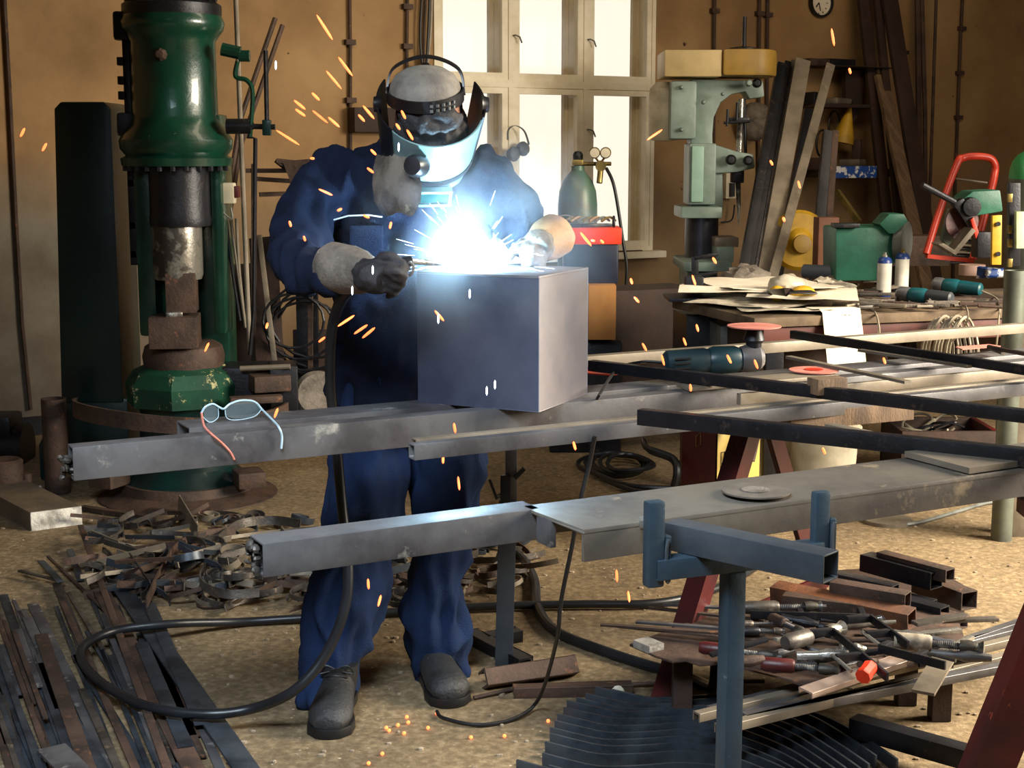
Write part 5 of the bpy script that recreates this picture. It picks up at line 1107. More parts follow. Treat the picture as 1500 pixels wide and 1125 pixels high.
# ============================================================ under the tubes
wm = thing('welding_machine', 'welding machine with dark red side and yellow front on the floor', 'welding machine', (0, 0, 0))
Ym = 5.55; c0 = PY(998, 700, Ym); c1_ = PY(1050, 700, Ym-.1); c2_ = PY(1112, 700, Ym+.05); b0, b1, b2_ = [V((p.x, p.y, .09)) for p in (c0, c1_, c2_)]
wm.location = (b0.x, b0.y, 0); wm['_w'] = (b0.x, b0.y, 0); hh = .50
def prismz(pts, z0, z1): o = V((pts[0].x, pts[0].y, (z0+z1)/2)); return MB().prism([((p-o).x, (p-o).y) for p in pts], z1-z0, o, (1, 0, 0), (0, 1, 0))
bb = b1+(b0-b1).normalized()*.02
inn = V((0, .02, 0)); back = V((.05, .5, 0))
prismz([b0, b1+(b0-b1)*.04, b1+(b0-b1)*.04+back*.2, b0+back], .09, .09+hh).build('side_panel', M_red, wm, bev=.006)
prismz([b1, b2_, b2_+back, b1+back], .092, .085+hh).build('front_panel', mat('dirty_yellow_panel', '#b89c50', '#8c7740', .5, 0, 5, c3='#2c2822', s3=14, l3=.66), wm, bev=.006)
fn = (b2_-b1).normalized(); no = V((fn.y, -fn.x, 0))
for (u, z, r) in ((.04, .45, .03), (.12, .40, .02), (.05, .28, .014), (.10, .25, .018)):
    MB().lathe([(0, .03), (r*.8, .03), (r, 0)], b1+fn*u+V((0, 0, z-.0)), 14, no).build('connector', M_black, wm)
for (u, z) in ((.02, .52), (.09, .30), (.02, .22)):
    f = MB(); p = b1+fn*u+no*.003+V((0, 0, z)); 
    for (a, b) in (((0, 0), (.06, 0)), ((.06, 0), (.06, .07)), ((.06, .07), (0, .07)), ((0, .07), (0, 0))): f.bar(p+fn*a[0]+V((0, 0, a[1])), p+fn*b[0]+V((0, 0, b[1])), .003, .002)
    f.build('panel_marking', M_black, wm)
sm = MB(); sp_ = (b0+b1)/2; sdv = (b1-b0).normalized(); sn = V((sdv.y, -sdv.x, 0)); p = b0+sdv*.065+sn*.004+V((0, 0, .30))
for (a, b) in (((0, 0), (.02, .015)), ((.02, .015), (.02, .06)), ((.02, .06), (0, .045)), ((0, .045), (0, 0))): sm.bar(p+sdv*a[0]+V((0, 0, a[1])), p+sdv*b[0]+V((0, 0, b[1])), .004, .002)
sm.build('side_emblem', M_brass, wm)
for (x, y) in ((1003, 806), (1100, 806)):
    c = PZ(x, y, .045); MB().lathe([(0, -.02), (.03, -.02), (.042, -.012), (.042, .012), (.03, .02), (0, .02)], c, 20, (1, .2, 0)).build('castor', M_black, wm)
hk = thing('welding_cables', 'thick black cables plugged into the yellow front of the welding machine', 'cable', b1)
MB().tube(spl([b1+fn*.05+no*.03+V((0, 0, .42)), b1+fn*.03+no*.10+V((0, 0, .36)), b1+fn*.0+no*.12+V((0, 0, .15)), b1+no*.14+V((0, 0, .0))+fn*.01], 6), .016, 10).build('cable', M_black, hk)
MB().tube(spl([b1+fn*.12+no*.03+V((0, 0, .47)), b1+fn*.14+no*.08+V((0, 0, .40)), b1+fn*.09+no*.11+V((0, 0, .33)), b1+fn*.06+no*.12+V((0, 0, .27))], 6), .010, 8).build('cable', M_rust, hk)
# black lever with grip by the machine side
tag(MB().tube(spl([PY(942, 645, 5.7), PY(950, 658, 5.6), PY(985, 672, 5.55), PY(992, 690, 5.5), PY(988, 712, 5.5)], 6), [.012]*7+[.016]*18, 10).build('electrode_holder', M_black), 'black electrode holder cable hanging left of the dark red machine', 'cable')
# coil on the floor
cco = PZ(905, 700); ccl = thing('cable_coil', 'coil of black cable lying on the floor left of the welding machine', 'cable coil', cco)
for k in range(5):
    r = .155-.012*k; c = cco+V((-.02+.02*k, .25-.06*k, .012+.014*k)); MB().tube([c+V((r*math.cos(a), 1.9*r*math.sin(a)*.9, .008*math.sin(2*a+k))) for a in [j*2*PI/28 for j in range(29)]], .010, 8, caps=False).build('loop', M_hose, ccl)
MB().tube(spl([cco+V((-.08, -.1, .02)), cco+V((.05, -.35, .02)), cco+V((.25, -.45, .02)), PZ(1000, 722, .02)], 6), .012, 8).build('loop', M_hose, ccl); MB().tube(spl([cco+V((-.12, .0, .03)), cco+V((.02, -.28, .03)), cco+V((.22, -.35, .03)), PZ(1010, 715, .03)], 6), .012, 8).build('loop', M_hose, ccl)
# bucket
bk_ = V((PY(1205, 700, 6.2).x, 6.2, 0)); bu = thing('plastic_bucket', 'white plastic bucket on the floor behind the trestle', 'bucket', bk_)
MB().lathe([(0, .0), (.125, 0), (.15, .40), (.157, .40), (.157, .42), (.143, .42), (.12, .02), (0, .02)], bk_, 32).build('bucket_shell', M_white, bu)
MB().lathe([(.152, .33), (.158, .335), (.158, .345), (.153, .35)], bk_, 32).build('bucket_rib', M_white, bu)
# crate of cables further back
cr0 = PY(1375, 640, 6.75); cr = thing('cable_crate', 'red-brown steel crate full of cables behind the dark tubes', 'crate', (cr0.x, 6.75, 0)); zc_ = .17
for (x, y, sx, sy) in ((-.16, 0, .02, .3), (.16, 0, .02, .3), (0, -.15, .34, .02), (0, .15, .34, .02)): MB().box((cr0.x+x*1.3, 6.75+y*1.2, zc_-.04), (sx*1.3, sy*1.2, .24), 0).build('side', M_red if x > 0 else M_woodd, cr, bev=.002)
for k in range(12):
    c = V((cr0.x+rnd.uniform(-.13, .13), 6.75+rnd.uniform(-.1, .08), zc_+rnd.uniform(.02, .09))); r = rnd.uniform(.04, .09); q = Matrix.Rotation(rnd.uniform(-.6, .6), 3, 'X') @ Matrix.Rotation(rnd.uniform(-.6, .6), 3, 'Y')
    tag(MB().tube([c+q@V((r*math.cos(a), r*math.sin(a), 0)) for a in [j*2*PI/14 for j in range(13)]], .006, 6).build('cable_loop', M_cable if k % 3 else M_dark), 'small loop of cable in the red-brown crate', 'cable', 'cables in the crate')
# wooden pieces between tubes
def bar_t(name, p0, p1, w_, h_, m, label, cat, kind='s'):
    mb = MB(); (mb.bar(p0, p1, w_, h_) if kind == 's' else mb.hollow(p0, p1, w_, h_, .004)); return tag(mb.build(name, m, bev=.002), label, cat)
bar_t('wooden_batten', PZ(1150, 616, .84), PZ(1330, 600, .84), .05, .045, M_wood, 'split grey wooden batten under the dark tubes', 'wooden batten')
bar_t('tube_offcut', PZ(1190, 566, .925), PZ(1233, 563, .925), .05, .04, M_wood, 'short wooden block between the dark tubes', 'wooden block')
bar_t('flat_bar', PZ(1215, 623, .86), PZ(1330, 648, .86), .03, .01, M_steelw, 'flat bar under the dark tubes, right of the trestle', 'steel bar')
tl = thing('small_clamp', 'small pale clamp lying on the tubes at the right edge', 'clamp', PZ(1470, 512, .9))
MB().tube(spl([PZ(1448, 508, .91), PZ(1462, 511, .91), PZ(1500, 518, .91), PZ(1520, 520, .91)], 5), .007, 8).build('jaw', M_rust, tl); MB().tube([PZ(1452, 510, .90), PZ(1470, 517, .90)], .008, 8).build('handle', M_leather, tl)
tag(MB().prism([(0, 0), (.16, 0), (.16, .05), (.02, .05)], .003, PZ(1410, 512, .90), U, N_).build('pink_sheet', M_pink), 'pale pink abrasive strip lying on the farthest tubes at right', 'abrasive strip')

# ============================================================ stand with blue-grey arms
st0 = PY(1072, 900, 2.40); stx = thing('material_stand', 'blue-grey steel T stand with two upright stops', 'stand', (st0.x, 2.40, 0))
La, Ra = PY(957, 835, 2.345), PY(1200, 800, 2.46); adir = (V((Ra.x, Ra.y, 0))-V((La.x, La.y, 0))).normalized(); zA = .825
MB().hollow(V((La.x, La.y, zA)), V((Ra.x, Ra.y, zA)), .035, .034, .003).build('arm', M_blue, stx, bev=.003)
MB().bar(V((st0.x, 2.40, 0)), V((st0.x, 2.40, zA-.017)), .034, .034, up=adir).build('post', M_blue, stx, bev=.004)
zt1, zt2 = PY(960, 733, 2.345).z, PY(1198, 719, 2.46).z
for (p, zt, w_) in ((La, zt1, .026), (Ra, zt2, .020)):
    c = V((p.x, p.y, 0)); o = MB().bar(c+V((0, 0, zA-.03)), c+V((0, 0, zt)), w_, .030, up=adir).build('upright', M_blue, stx, bev=.006)
    MB().bar(c+adir*(.022)+V((0, 0, zA-.02)), c+adir*(.022)+V((0, 0, zA+.055)), .02, .012, up=adir).build('stop_plate', M_blue, stx, bev=.003)
    pts = spl([c+adir*.030+V((0, -.012, zA-.01)), c+adir*.024+V((0, -.014, zA-.02)), c+adir*.022+V((0, -.014, zA+.03)), c+adir*.025+V((0, -.014, zA+.05))], 5); MB().tube(pts, .0035, 6).build('spring_wire', M_bluebar, stx)
for a in range(3):
    an = a*2*PI/3+.5; MB().bar(V((st0.x, 2.40, .02)), V((st0.x+.3*math.cos(an), 2.40+.3*math.sin(an), .02)), .04, .035).build('foot', M_blue, stx, bev=.004)
MB().lathe([(0, .012), (.012, .01), (.013, 0)], PY(946, 766, 2.42), 6, (-1, 0, 0)).build('bolt', M_chrome, stx)
s0 = PY(972, 764, 2.40); s1 = PY(1207, 816, 2.195); dd = (s1-s0); dd.z = 0; dd.normalize(); hh_ = .046
nn_ = V((-dd.y, dd.x, 0)); a = V((s0.x, s0.y, zA+.018+hh_/2))+nn_*.022; b = V((s1.x, s1.y, zA+.018+hh_/2))+nn_*.022
tag(MB().hollow(a, b, .046, hh_, .0035).build('square_tube', M_bluebar, bev=.003), 'blue-grey square tube lying on the T stand with its open end toward the right', 'steel tube')

# support post behind, with clamp
ps = PZ(738, 972); pst = thing('support_post', 'grey adjustable support post with lever clamp standing behind the right leg', 'stand', ps)
zp = PY(747, 660, ps.y).z
MB().hollow(ps, V((ps.x+.012, ps.y, .50)), .052, .052, .004, up=(0, 1, 0)).build('outer_post', M_bluebar, pst, bev=.003)
MB().hollow(V((ps.x+.022, ps.y, .48)), V((ps.x+.022, ps.y, zp+.02)), .034, .034, .004, up=(0, 1, 0)).build('inner_post', M_steel, pst, bev=.002)
zk = PY(745, 722, ps.y).z; kx = PY(738, 722, ps.y).x
MB().box((kx+.005, ps.y-.03, zk), (.03, .02, .12)).build('clamp_body', M_dark, pst, bev=.003)
MB().bar(PY(717, 702, ps.y-.04), PY(728, 731, ps.y-.04), .010, .008).build('clamp_lever', M_dark, pst); MB().bar(PY(754, 700, ps.y-.03), PY(768, 686, ps.y-.03), .016, .012).build('clamp_lever', M_dark, pst); MB().tube([PY(726, 728, ps.y-.04), PY(738, 724, ps.y-.03)], .006, 8).build('screw', M_chrome, pst)
f0, f1 = PZ(690, 940), PZ(770, 982); MB().channel(V((f0.x, f0.y, .02)), V((f1.x, f1.y, .02)), .05, .035, .005).build('foot', M_dark, pst, bev=.002)
f0, f1 = PZ(712, 946), PZ(760, 938); MB().channel(V((f0.x, f0.y, .02)), V((f1.x, f1.y, .02)), .05, .035, .005).build('foot', M_dark, pst, bev=.002)
# channel and bars on the floor in front of it
f0, f1 = PZ(708, 1010), PZ(840, 990); tag(MB().channel(V((f0.x, f0.y, .03)), V((f1.x, f1.y, .03)), .05, .055, .005, up=(0, -1, .6)).build('channel_offcut', M_rust, bev=.002), 'short steel channel lying on the floor right of the boot', 'steel offcut')
f0, f1 = PZ(752, 1020), PZ(925, 1016); tag(MB().channel(V((f0.x, f0.y, .015)), V((f1.x, f1.y, .015)), .04, .03, .004).build('channel_offcut', M_rust, bev=.002), 'rusty channel lying on the floor just left of the curved black strips', 'steel offcut')
tag(MB().tube([PZ(694, 1022, .008), PZ(760, 1007, .012), PZ(930, 1002, .012), PZ(1080, 998, .012), PZ(1120, 998, .012)], .006, 8).build('floor_rod', M_rust), 'thin rusty rod lying on the floor under the trestle', 'rod')
# thin cable from above to the floor by the boot
tag(MB().tube(spl([PY(871, 640, 3.3), PY(862, 685, 3.32), PY(850, 735, 3.32), PY(838, 800, 3.34), PY(822, 880, 3.38), PY(815, 940, 3.44), PZ(790, 1022, .05), PZ(755, 1052, .01), PZ(700, 1062, .008), PZ(650, 1052, .008), PZ(640, 1042, .008)], 7), .0052, 8).build('thin_cable', M_black), 'thin black cable hanging from the tubes down to the boot', 'cable')
tag(MB().tube(spl([PZ(735, 800, .05), PZ(765, 818, .03), PZ(783, 850, .016), PZ(788, 890, .016), PZ(815, 925, .016), PZ(880, 952, .016), PZ(950, 975, .016), PZ(1005, 990, .016), PZ(1035, 1004, .02), PZ(1046, 1004, .05), PY(1050, 960, 3.75)], 6), .016, 10).build('floor_hose', M_hose), 'black rubber hose curving over the floor behind the support post', 'hose')
tag(MB().tube(spl([PZ(1290, 760, .01), PZ(1330, 768, .01), PZ(1400, 750, .01), PZ(1440, 738, .01), PZ(1480, 732, .01)], 6), .008, 8).build('floor_cable', M_grey), 'grey cable lying on the floor behind the broad channel at right', 'cable')
tag(MB().lathe([(0, 0), (.10, 0), (.10, .015), (.09, .02), (0, .02)], PZ(1300, 765), 28).build('steel_disc', M_steelw), 'round pale lid on the floor behind the broad channel', 'lid')
tag(MB().tube(spl([PZ(1520, 985, .01), PZ(1485, 1005, .012), PZ(1478, 1030, .012), PZ(1505, 1050, .012), PZ(1530, 1040, .01)], 6), .009, 8).build('pale_rope', M_cable), 'pale rope end on the floor at the right edge', 'rope')

# safety glasses on the tube
gq = PZ(345, 617, ZT); gs_ = thing('safety_glasses', 'clear safety glasses with pink and blue temples on the long tube', 'safety glasses', gq)
Gz = ZT; L_c, R_c = PZ(318, 610, Gz), PZ(378, 604, Gz)
gd = (R_c-L_c).normalized(); gup = V((0, 0, 1)); gf = V((gd.y, -gd.x, 0))
lensm = mat('clear_lens', '#9fb8c0', rough=.05, alpha=.14); frm = mat('pale_blue_frame', '#a9c3cf', rough=.2)
def lens(c, hw, hh2, nm):
    vs = []; n = 20
    pts = [(hw*math.cos(2*PI*k/n), hh2*math.sin(2*PI*k/n)+(.2*hh2 if math.sin(2*PI*k/n) > 0 else 0)) for k in range(n)]
    return MB().prism(pts, .0022, c, gd, (gup+gf*.25)).build(nm, lensm, gs_)
def FY(x): return PZ(x, 656-(x-106)*.0907, ZT).y-.008
lean_ = (gup+gf*.15).normalized()
cL, cR = PZ(309, 619, Gz)+gup*.020, PZ(356, 615, Gz)+gup*.021
lens(cL, .017, .018, 'lens'); lens(cR, .043, .019, 'lens')
fm_ = MB()
hL, hR = cL-gd*.022+gup*.004, cR+gd*.047+gup*.0
fm_.tube(spl([hL, cL-gd*.014+lean_*.018, cL+gd*.004+lean_*.024, cL+gd*.021+lean_*.014, cR-gd*.046+lean_*.010, cR-gd*.032+lean_*.020, cR-gd*.005+lean_*.026, cR+gd*.028+lean_*.020, hR], 5), .0026, 8)
fm_.tube(spl([cL+gd*.018+lean_*.012, cL+gd*.018-lean_*.010, cL-lean_*.020, cL-gd*.016-lean_*.008, hL], 5), .0012, 6); fm_.tube(spl([cR-gd*.044+lean_*.010, cR-gd*.038-lean_*.014, cR-gd*.01-lean_*.021, cR+gd*.03-lean_*.016, hR], 5), .0012, 6)
fm_.build('frame', frm, gs_)
for pts, m in (([hL, PY(299, 624, 3.27), PY(310, 636, FY(310)), PY(326, 650, FY(326)-.002), PY(337, 662, FY(337)-.002), PY(343, 673, FY(343))], M_pink), ([hR, PY(400, 616, 3.33), PY(409, 627, FY(409)), PY(413, 640, FY(413)-.002), PY(412, 657, FY(412))], frm)):
    MB().tube(spl(pts, 6), .0026, 8).build('temple', m, gs_)

# ============================================================ tools and offcuts at lower right
ZS = .20
pt = [PZ(922, 945, ZS), PZ(960, 962, ZS), PZ(985, 970, ZS), PZ(1005, 968, ZS), PZ(1025, 975, ZS), PZ(1060, 972, ZS), PZ(1110, 985, ZS), PZ(1150, 995, ZS), PZ(1190, 1010, ZS), PZ(1300, 985, ZS), PZ(1420, 955, ZS), PZ(1400, 900, ZS), PZ(1180, 880, ZS), PZ(1040, 900, ZS), PZ(975, 925, ZS)]
o = pt[0]; tag(MB().prism([((p-o).x, (p-o).y) for p in pt], .006, o, (1, 0, 0), (0, 1, 0)).build('torn_steel_sheet', M_rust, bev=.001), 'torn rusty steel sheet under the heap of clamps', 'steel sheet')
for (x, y) in ((1000, 950), (1330, 930), (1380, 950)):
    c = PZ(x, y, ZS-.004); tag(MB().box((c.x, c.y, (ZS-.004)/2), (.05, .05, ZS-.008)).build('support_block', M_woodd), 'dark block under the torn steel sheet', 'block', 'blocks under the steel sheet')
# long rails below
for i, (x0, y0, x1, y1, w_, m) in enumerate(((1020, 1050, 1520, 930, .020, M_steelw), (1040, 1042, 1520, 916, .020, M_steel), (1052, 1068, 1520, 952, .022, M_steelw), (1070, 1056, 1520, 905, .020, M_steel), (1090, 1052, 1520, 968, .022, M_steel))):
    a, b = PZ(x0, y0, .14-.012*(i % 2)), PZ(x1, y1, .14-.012*(i % 2)); tag(MB().channel(a, b, w_+.006, .022, .003).build('steel_rail', m, bev=.001), ('long pale rail below the clamps, sticking out farthest to the left', 'grey rail right behind the farthest-left rail below the clamps', 'frontmost pale rail below the clamps', 'grey rail directly under the torn sheet edge', 'rail next to the frontmost one below the clamps')[i], 'steel rail')
a, b = PZ(1180, 1015, .21), PZ(1318, 968, .24); tag(MB().channel(a, b, .05, .014, .003).build('bright_profile', mat('pinkish_bright_steel', '#b8a294', '#8d7668', .35, .4, 8), bev=.001), 'bright grooved profile lying under the red knob clamp', 'steel profile')
a, b = PZ(1352, 1015, .21), PZ(1382, 965, .24); tag(MB().bar(a, b, .055, .008).build('pale_flat_piece', M_steelw), 'short pale flat piece hanging over the rails', 'steel piece')
# square tube offcuts
offc = [  # left px, right end px, y-left, y-right-end, size px, z
 ((1268, 822), (1372, 850), 32, .24, 0), ((1290, 816), (1392, 843), 24, .26, 1), ((1228, 848), (1312, 866), 24, .27, 0), ((1262, 868), (1366, 892), 30, .17, 0), ((1372, 862), (1420, 880), 34, .16, 1),
 ((1225, 862), (1330, 880), 30, .27, 1), ((1160, 872), (1336, 908), 34, .235, 2), ((1322, 884), (1384, 900), 28, .20, 0), ((1350, 895), (1412, 912), 24, .14, 1), ((1336, 910), (1380, 926), 26, .08, 0), ((1150, 880), (1262, 894), 28, .235, 1), ((1225, 900), (1325, 922), 26, .12, 1)]
lbl = ['topmost dark square tube offcut of the stack', 'narrow tube offcut beside the topmost one', 'tube offcut at the upper left of the stack, behind the others', 'dark tube offcut under the topmost one', 'rightmost square tube offcut of the stack', 'long tube offcut left of the middle of the stack', 'orange rusty tube offcut turned on its corner', 'small square tube offcut in the middle right of the stack', 'tube offcut lying at the right foot of the stack', 'lowest dark tube offcut of the stack', 'tube offcut at the left foot of the stack, nearest to the clamps', 'short tube offcut under the orange rusty one']
for i, (pa, pb, sz, z, k) in enumerate(offc):
    b = PZ(pb[0], pb[1], z); s = sz*.9/(FPX/(b.y+.2)); a = PZ(pa[0], pa[1], z)
    d = (b-a); d.z = 0
    a = b-d.normalized()*max(.22, min(d.length, .40)) if i != 6 else b-d.normalized()*.42
    up = (0, 0, 1) if i != 6 else (.4, -.5, 1)
    tag(MB().hollow(a, b, s, s*.9, .004, up=up).build('tube_offcut', M_rusto if k == 2 else (M_rust if k else M_dark), bev=.0015), lbl[i], 'tube offcut')
tag(MB().box(PZ(1318, 850, .12)+V((.02, .08, -.065)), (.34, .26, .10), .2).build('wooden_pallet_block', M_woodd, bev=.004), 'dark wooden block carrying the stack of tube offcuts', 'wooden block')
# clamps and long handled tools
def toolbar(p0, p1, r, hm, label, head=True, slim=.35):
    p0, p1 = V(p0), V(p1); d = (p1-p0).normalized(); L_ = (p1-p0).length; t = thing('screw_clamp', label, 'clamp', p0-V((0, 0, r)))
    MB().tube([p0, p0+d*.01, p0+d*L_*.40, p0+d*L_*.43], [r*.8, r, r, r*.8], 16).build('handle', hm, t)
    sc = MB(); n = 14
    for k in range(n): c = p0+d*(L_*(.43+.30*k/n)); sc.lathe([(r*slim, 0), (r*slim*1.35, L_*.008), (r*slim, L_*.016)], c, 10, d)
    sc.tube([p0+d*L_*.42, p0+d*L_*.8], r*slim, 10); sc.build('screw', M_steel, t)
    if head:
        MB().lathe([(0, 0), (r*.75, 0), (r*.85, r), (r*.6, r*2.0), (r*.9, r*2.6), (0, r*2.8)], p0+d*L_*.74, 14, d).build('collar', M_chrome if hm is not M_dark else M_scrap, t)
        MB().tube([p0+d*L_*.8, p1], r*.3, 8).build('tip', M_steel, t)
    return t
def T(x, y, z): return PZ(x, y, z)
cl_ = [((1088, 890), (1210, 888), .26, .018, M_scrap, 'clamp with steel handle lying highest and farthest back in the heap'), ((1100, 902), (1215, 900), .24, .013, M_dark, 'dark clamp just in front of the highest one'), ((1130, 905), (1180, 928), .25, .016, M_rust, 'short clamp lying slanted in the middle of the heap'),
       ((1150, 942), (1232, 920), .27, .022, M_scrap, 'clamp with thick grey wooden-looking handle in the heap centre'), ((1025, 948), (1145, 962), .235, .017, M_redb if 0 else M_red, 'clamp with long dull red handle on the left of the heap'), ((1115, 972), (1230, 982), .235, .018, M_red, 'clamp with bright worn red handle at the front of the heap'),
       ((1085, 925), (1150, 924), .25, .011, M_dark, 'thin dark clamp behind the post'), ((1060, 915), (1160, 912), .245, .010, M_scrap, 'thin grey clamp behind the post, above the dark one'), ((1310, 938), (1440, 950), .26, .022, mat('worn_white_wood', '#b3a690', '#5d5347', .6, 0, 9, lo=.45, hi=.6), 'clamp with worn whitish handle at the right of the heap')]
for (a, b, z, r, m, l) in cl_: toolbar(T(*a, z), T(*b, z), r, m, l)
# F clamps
def fclamp(p0, p1, label, knob=None, drop=.07):
    p0, p1 = V(p0), V(p1); d = (p1-p0).normalized(); s = V((-d.y, d.x, 0)).normalized(); t = thing('bar_clamp', label, 'clamp', p0)
    MB().bar(p0, p1, .008, .022).build('bar', M_dark, t, bev=.001); MB().bar(p0, p0-s*drop, .018, .02).build('fixed_jaw', M_dark, t, bev=.003); q = p0+(p1-p0)*.55; MB().bar(q, q-s*drop, .016, .02).build('sliding_jaw', M_dark, t, bev=.003)
    e = q-s*drop
    MB().tube([e-d*.02, e+d*.08], .005, 8).build('spindle', M_chrome, t)
    if knob: MB().lathe([(.0, 0), (.017, .0), (.020, .008), (.018, .03), (.021, .045), (.019, .052), (0, .052)], knob[0], 8, knob[1]).build('red_knob', M_orange, t)
fclamp(T(1220, 925, .28), T(1300, 992, .26), 'black bar clamp with an orange-red knob', (T(1276, 976, .27), (-.5, -.7, -.2)))
fclamp(T(1275, 905, .28), T(1330, 945, .27), 'black bar clamp slanting behind the whitish handle')
fclamp(T(1290, 950, .27), T(1385, 975, .27), 'black bar clamp lying right of the orange-red knob', drop=-.05)
fclamp(T(1265, 905, .25), T(1100, 900, .25), 'grey bar clamp lying across the back of the heap')
# flat pointed bars at left of heap
for i, (x0, y0, x1, y1, z) in enumerate(((880, 915, 1060, 928, .225), (932, 911, 1060, 921, .23), (950, 890, 1060, 905, .22), (972, 885, 1060, 890, .23), (905, 917, 1060, 935, .22))):
    a, b = T(x0, y0, z), T(x1+60, y1+4, z+.01); tag(MB().bar(a, b, .016, .006).build('thin_flat_bar', M_steel if i % 2 else M_rust), 'thin flat bar pointing left out of the heap of clamps', 'steel bar', 'thin bars sticking out of the clamp heap')
tag(MB().bar(T(938, 940, .21), T(962, 950, .21), .05, .02).build('bar_end', M_edge), 'small bright cut bar end on the left corner of the torn sheet', 'steel piece')
rnd = random.Random(8)
for k in range(46):
    x, y = rnd.uniform(1080, 1420), rnd.uniform(905, 975); c = T(x, y, .215+rnd.uniform(0, .035)); an = rnd.uniform(-.7, .7); L_ = rnd.uniform(.05, .17); d = V((math.cos(an), math.sin(an), rnd.uniform(-.15, .15))); mb = MB(); r = rnd.uniform(.005, .013)
    (mb.bar(c-d*L_/2, c+d*L_/2, rnd.uniform(.012, .03), .01) if k % 3 == 0 else mb.tube([c-d*L_/2, c-d*L_*.1, c+d*L_*.1, c+d*L_/2], [r, r*.9, r*1.4, r*.8], 9))
    tag(mb.build('tool_piece', (M_scrap, M_dark, M_rust, M_steel, M_chrome)[k % 5], bev=.0012), 'small dark tool or clamp part in the heap on the torn sheet', 'tool', 'small parts in the clamp heap')
tag(MB().ball(PZ(905, 1017, .02), (.02, .006, .026), 14).build('pale_chip', M_white), 'small pale oval chip standing left of the trestle foot', 'chip')
# low dark beam at lower right
tag(MB().hollow(PZ(1250, 1062, .06), PZ(1420, 1110, .06), .05, .05, .004).build('floor_tube', M_dark, bev=.002), 'dark tube on the floor beside the red trestle leg', 'steel tube')
tag(MB().bar(PZ(1440, 885, .02), PZ(1380, 1130, .02), .03, .02).build('floor_tube', M_rust), 'rusty bar on the floor behind the red trestle leg', 'steel bar') if 0 else None
# curved black strips
rnd = random.Random(3)
def wavy(i, x0, y0, z):
    a = PZ(x0, y0, z); n = 30; Lw = .92; p = a.copy(); pts = [p.copy()]
    kn_ = [(0, -34), (.10, -32), (.20, 4), (.32, 12), (.42, -12), (.56, -48), (.8, -68), (1, -72)]
    for k in range(n):
        t = k/n
        for (t0, g0), (t1, g1) in zip(kn_, kn_[1:]):
            if t0 <= t <= t1: u = (t-t0)/(t1-t0); ang = g0+(g1-g0)*u*u*(3-2*u); break
        p = p+V((math.cos(math.radians(ang)), math.sin(math.radians(ang)), 0))*(Lw/n); pts.append(p.copy())
    return MB().strip(pts, .034, .007, (0, 0, 1))
WV = [(795, 1112), (799, 1095), (806, 1083), (806, 1074), (813, 1064), (817, 1054), (826, 1044), (831, 1034), (845, 1030), (858, 1024), (872, 1014), (897, 1018), (757, 1122), (804, 1130)]
for i, (x, y) in enumerate(WV):
    z = .02+.002*(i % 3)
    tag(wavy(i, x, y, z).build('curved_strip', M_blade, smooth=50, bev=.001), 'curved blue-black steel strip in the nest of strips on the floor', 'steel strip', 'curved strips at the bottom of the photo')

# ============================================================ flat bars on the floor at left
rnd = random.Random(21)
bars = [((118, 770), (250, 1140), 12, M_rust, .05, 'rusty upright-edged long bar rising toward the slab'), ((170, 850), (370, 1140), 34, M_blade, .03, 'widest blue-black flat bar, rightmost of the bars on the floor'), ((140, 850), (290, 1140), 30, M_rust, .025, 'wide brown flat bar next to the widest one')]
for (a, b, wpx, m, z, l) in bars:
    p, q = PZ(*a, z), PZ(*b, z); tag(MB().bar(p, q, wpx/560, .008, up=(0, 0, 1)).build('flat_bar', m, bev=.001), l, 'steel bar')
def fbar(x0, y0, x1, y1, wpx, m, z): 
    p, q = PZ(x0, y0, z), PZ(x1, y1, z); tag(MB().bar(p, q, wpx/570, .007).build('flat_bar', m, bev=.001), 'dark flat bar in the fan of bars on the floor at lower left', 'steel bar', 'flat bars on the floor at lower left')
fan = [(5, 872, 95, 1130, 16), (48, 885, 165, 1130, 20), (92, 882, 200, 1130, 12), (100, 868, 150, 950, 8), (-20, 900, 40, 1130, 14), (-10, 960, 60, 1130, 18), (40, 905, 75, 985, 18), (60, 930, 130, 1130, 22), (75, 1000, 130, 1130, 20), (110, 960, 215, 1130, 14), (130, 925, 180, 1010, 14), (150, 900, 240, 1130, 10), (30, 985, 80, 1130, 12), (0, 1020, 30, 1130, 16), (95, 1040, 150, 1130, 22), (165, 960, 240, 1130, 16), (185, 985, 275, 1130, 14), (70, 815, 160, 900, 6), (28, 836, 92, 852, 8), (60, 822, 88, 852, 14), (102, 805, 118, 850, 14), (20, 880, 60, 960, 8), (-15, 870, 60, 1080, 10), (120, 1010, 175, 1130, 12), (135, 880, 170, 960, 8), (200, 940, 285, 1100, 8), (55, 960, 85, 1040, 10), (10, 940, 70, 1110, 8)]
for k in range(34):
    xb = rnd.uniform(-30, 330); t0_ = rnd.uniform(.0, .62); yt = 850+t0_*200+max(0, xb-200)*.2; yb = min(1135, yt+rnd.uniform(70, 260)); sl_p = .33+.10*(xb/300)
    fan.append((xb-(1130-yt)*sl_p, yt, xb-(1130-yb)*sl_p, yb, rnd.choice((8, 10, 14, 18, 22))))
for i, f in enumerate(fan): fbar(*f, (M_blade, M_steel, M_rust, M_scrap, M_blade)[i % 5], .010+.008*(i % 4))
tag(MB().bar(PZ(75, 1095, .05), PZ(120, 1140, .05), .07, .006).build('bright_piece', M_steel), 'bright blue-lit piece of plate at the bottom left', 'steel piece')
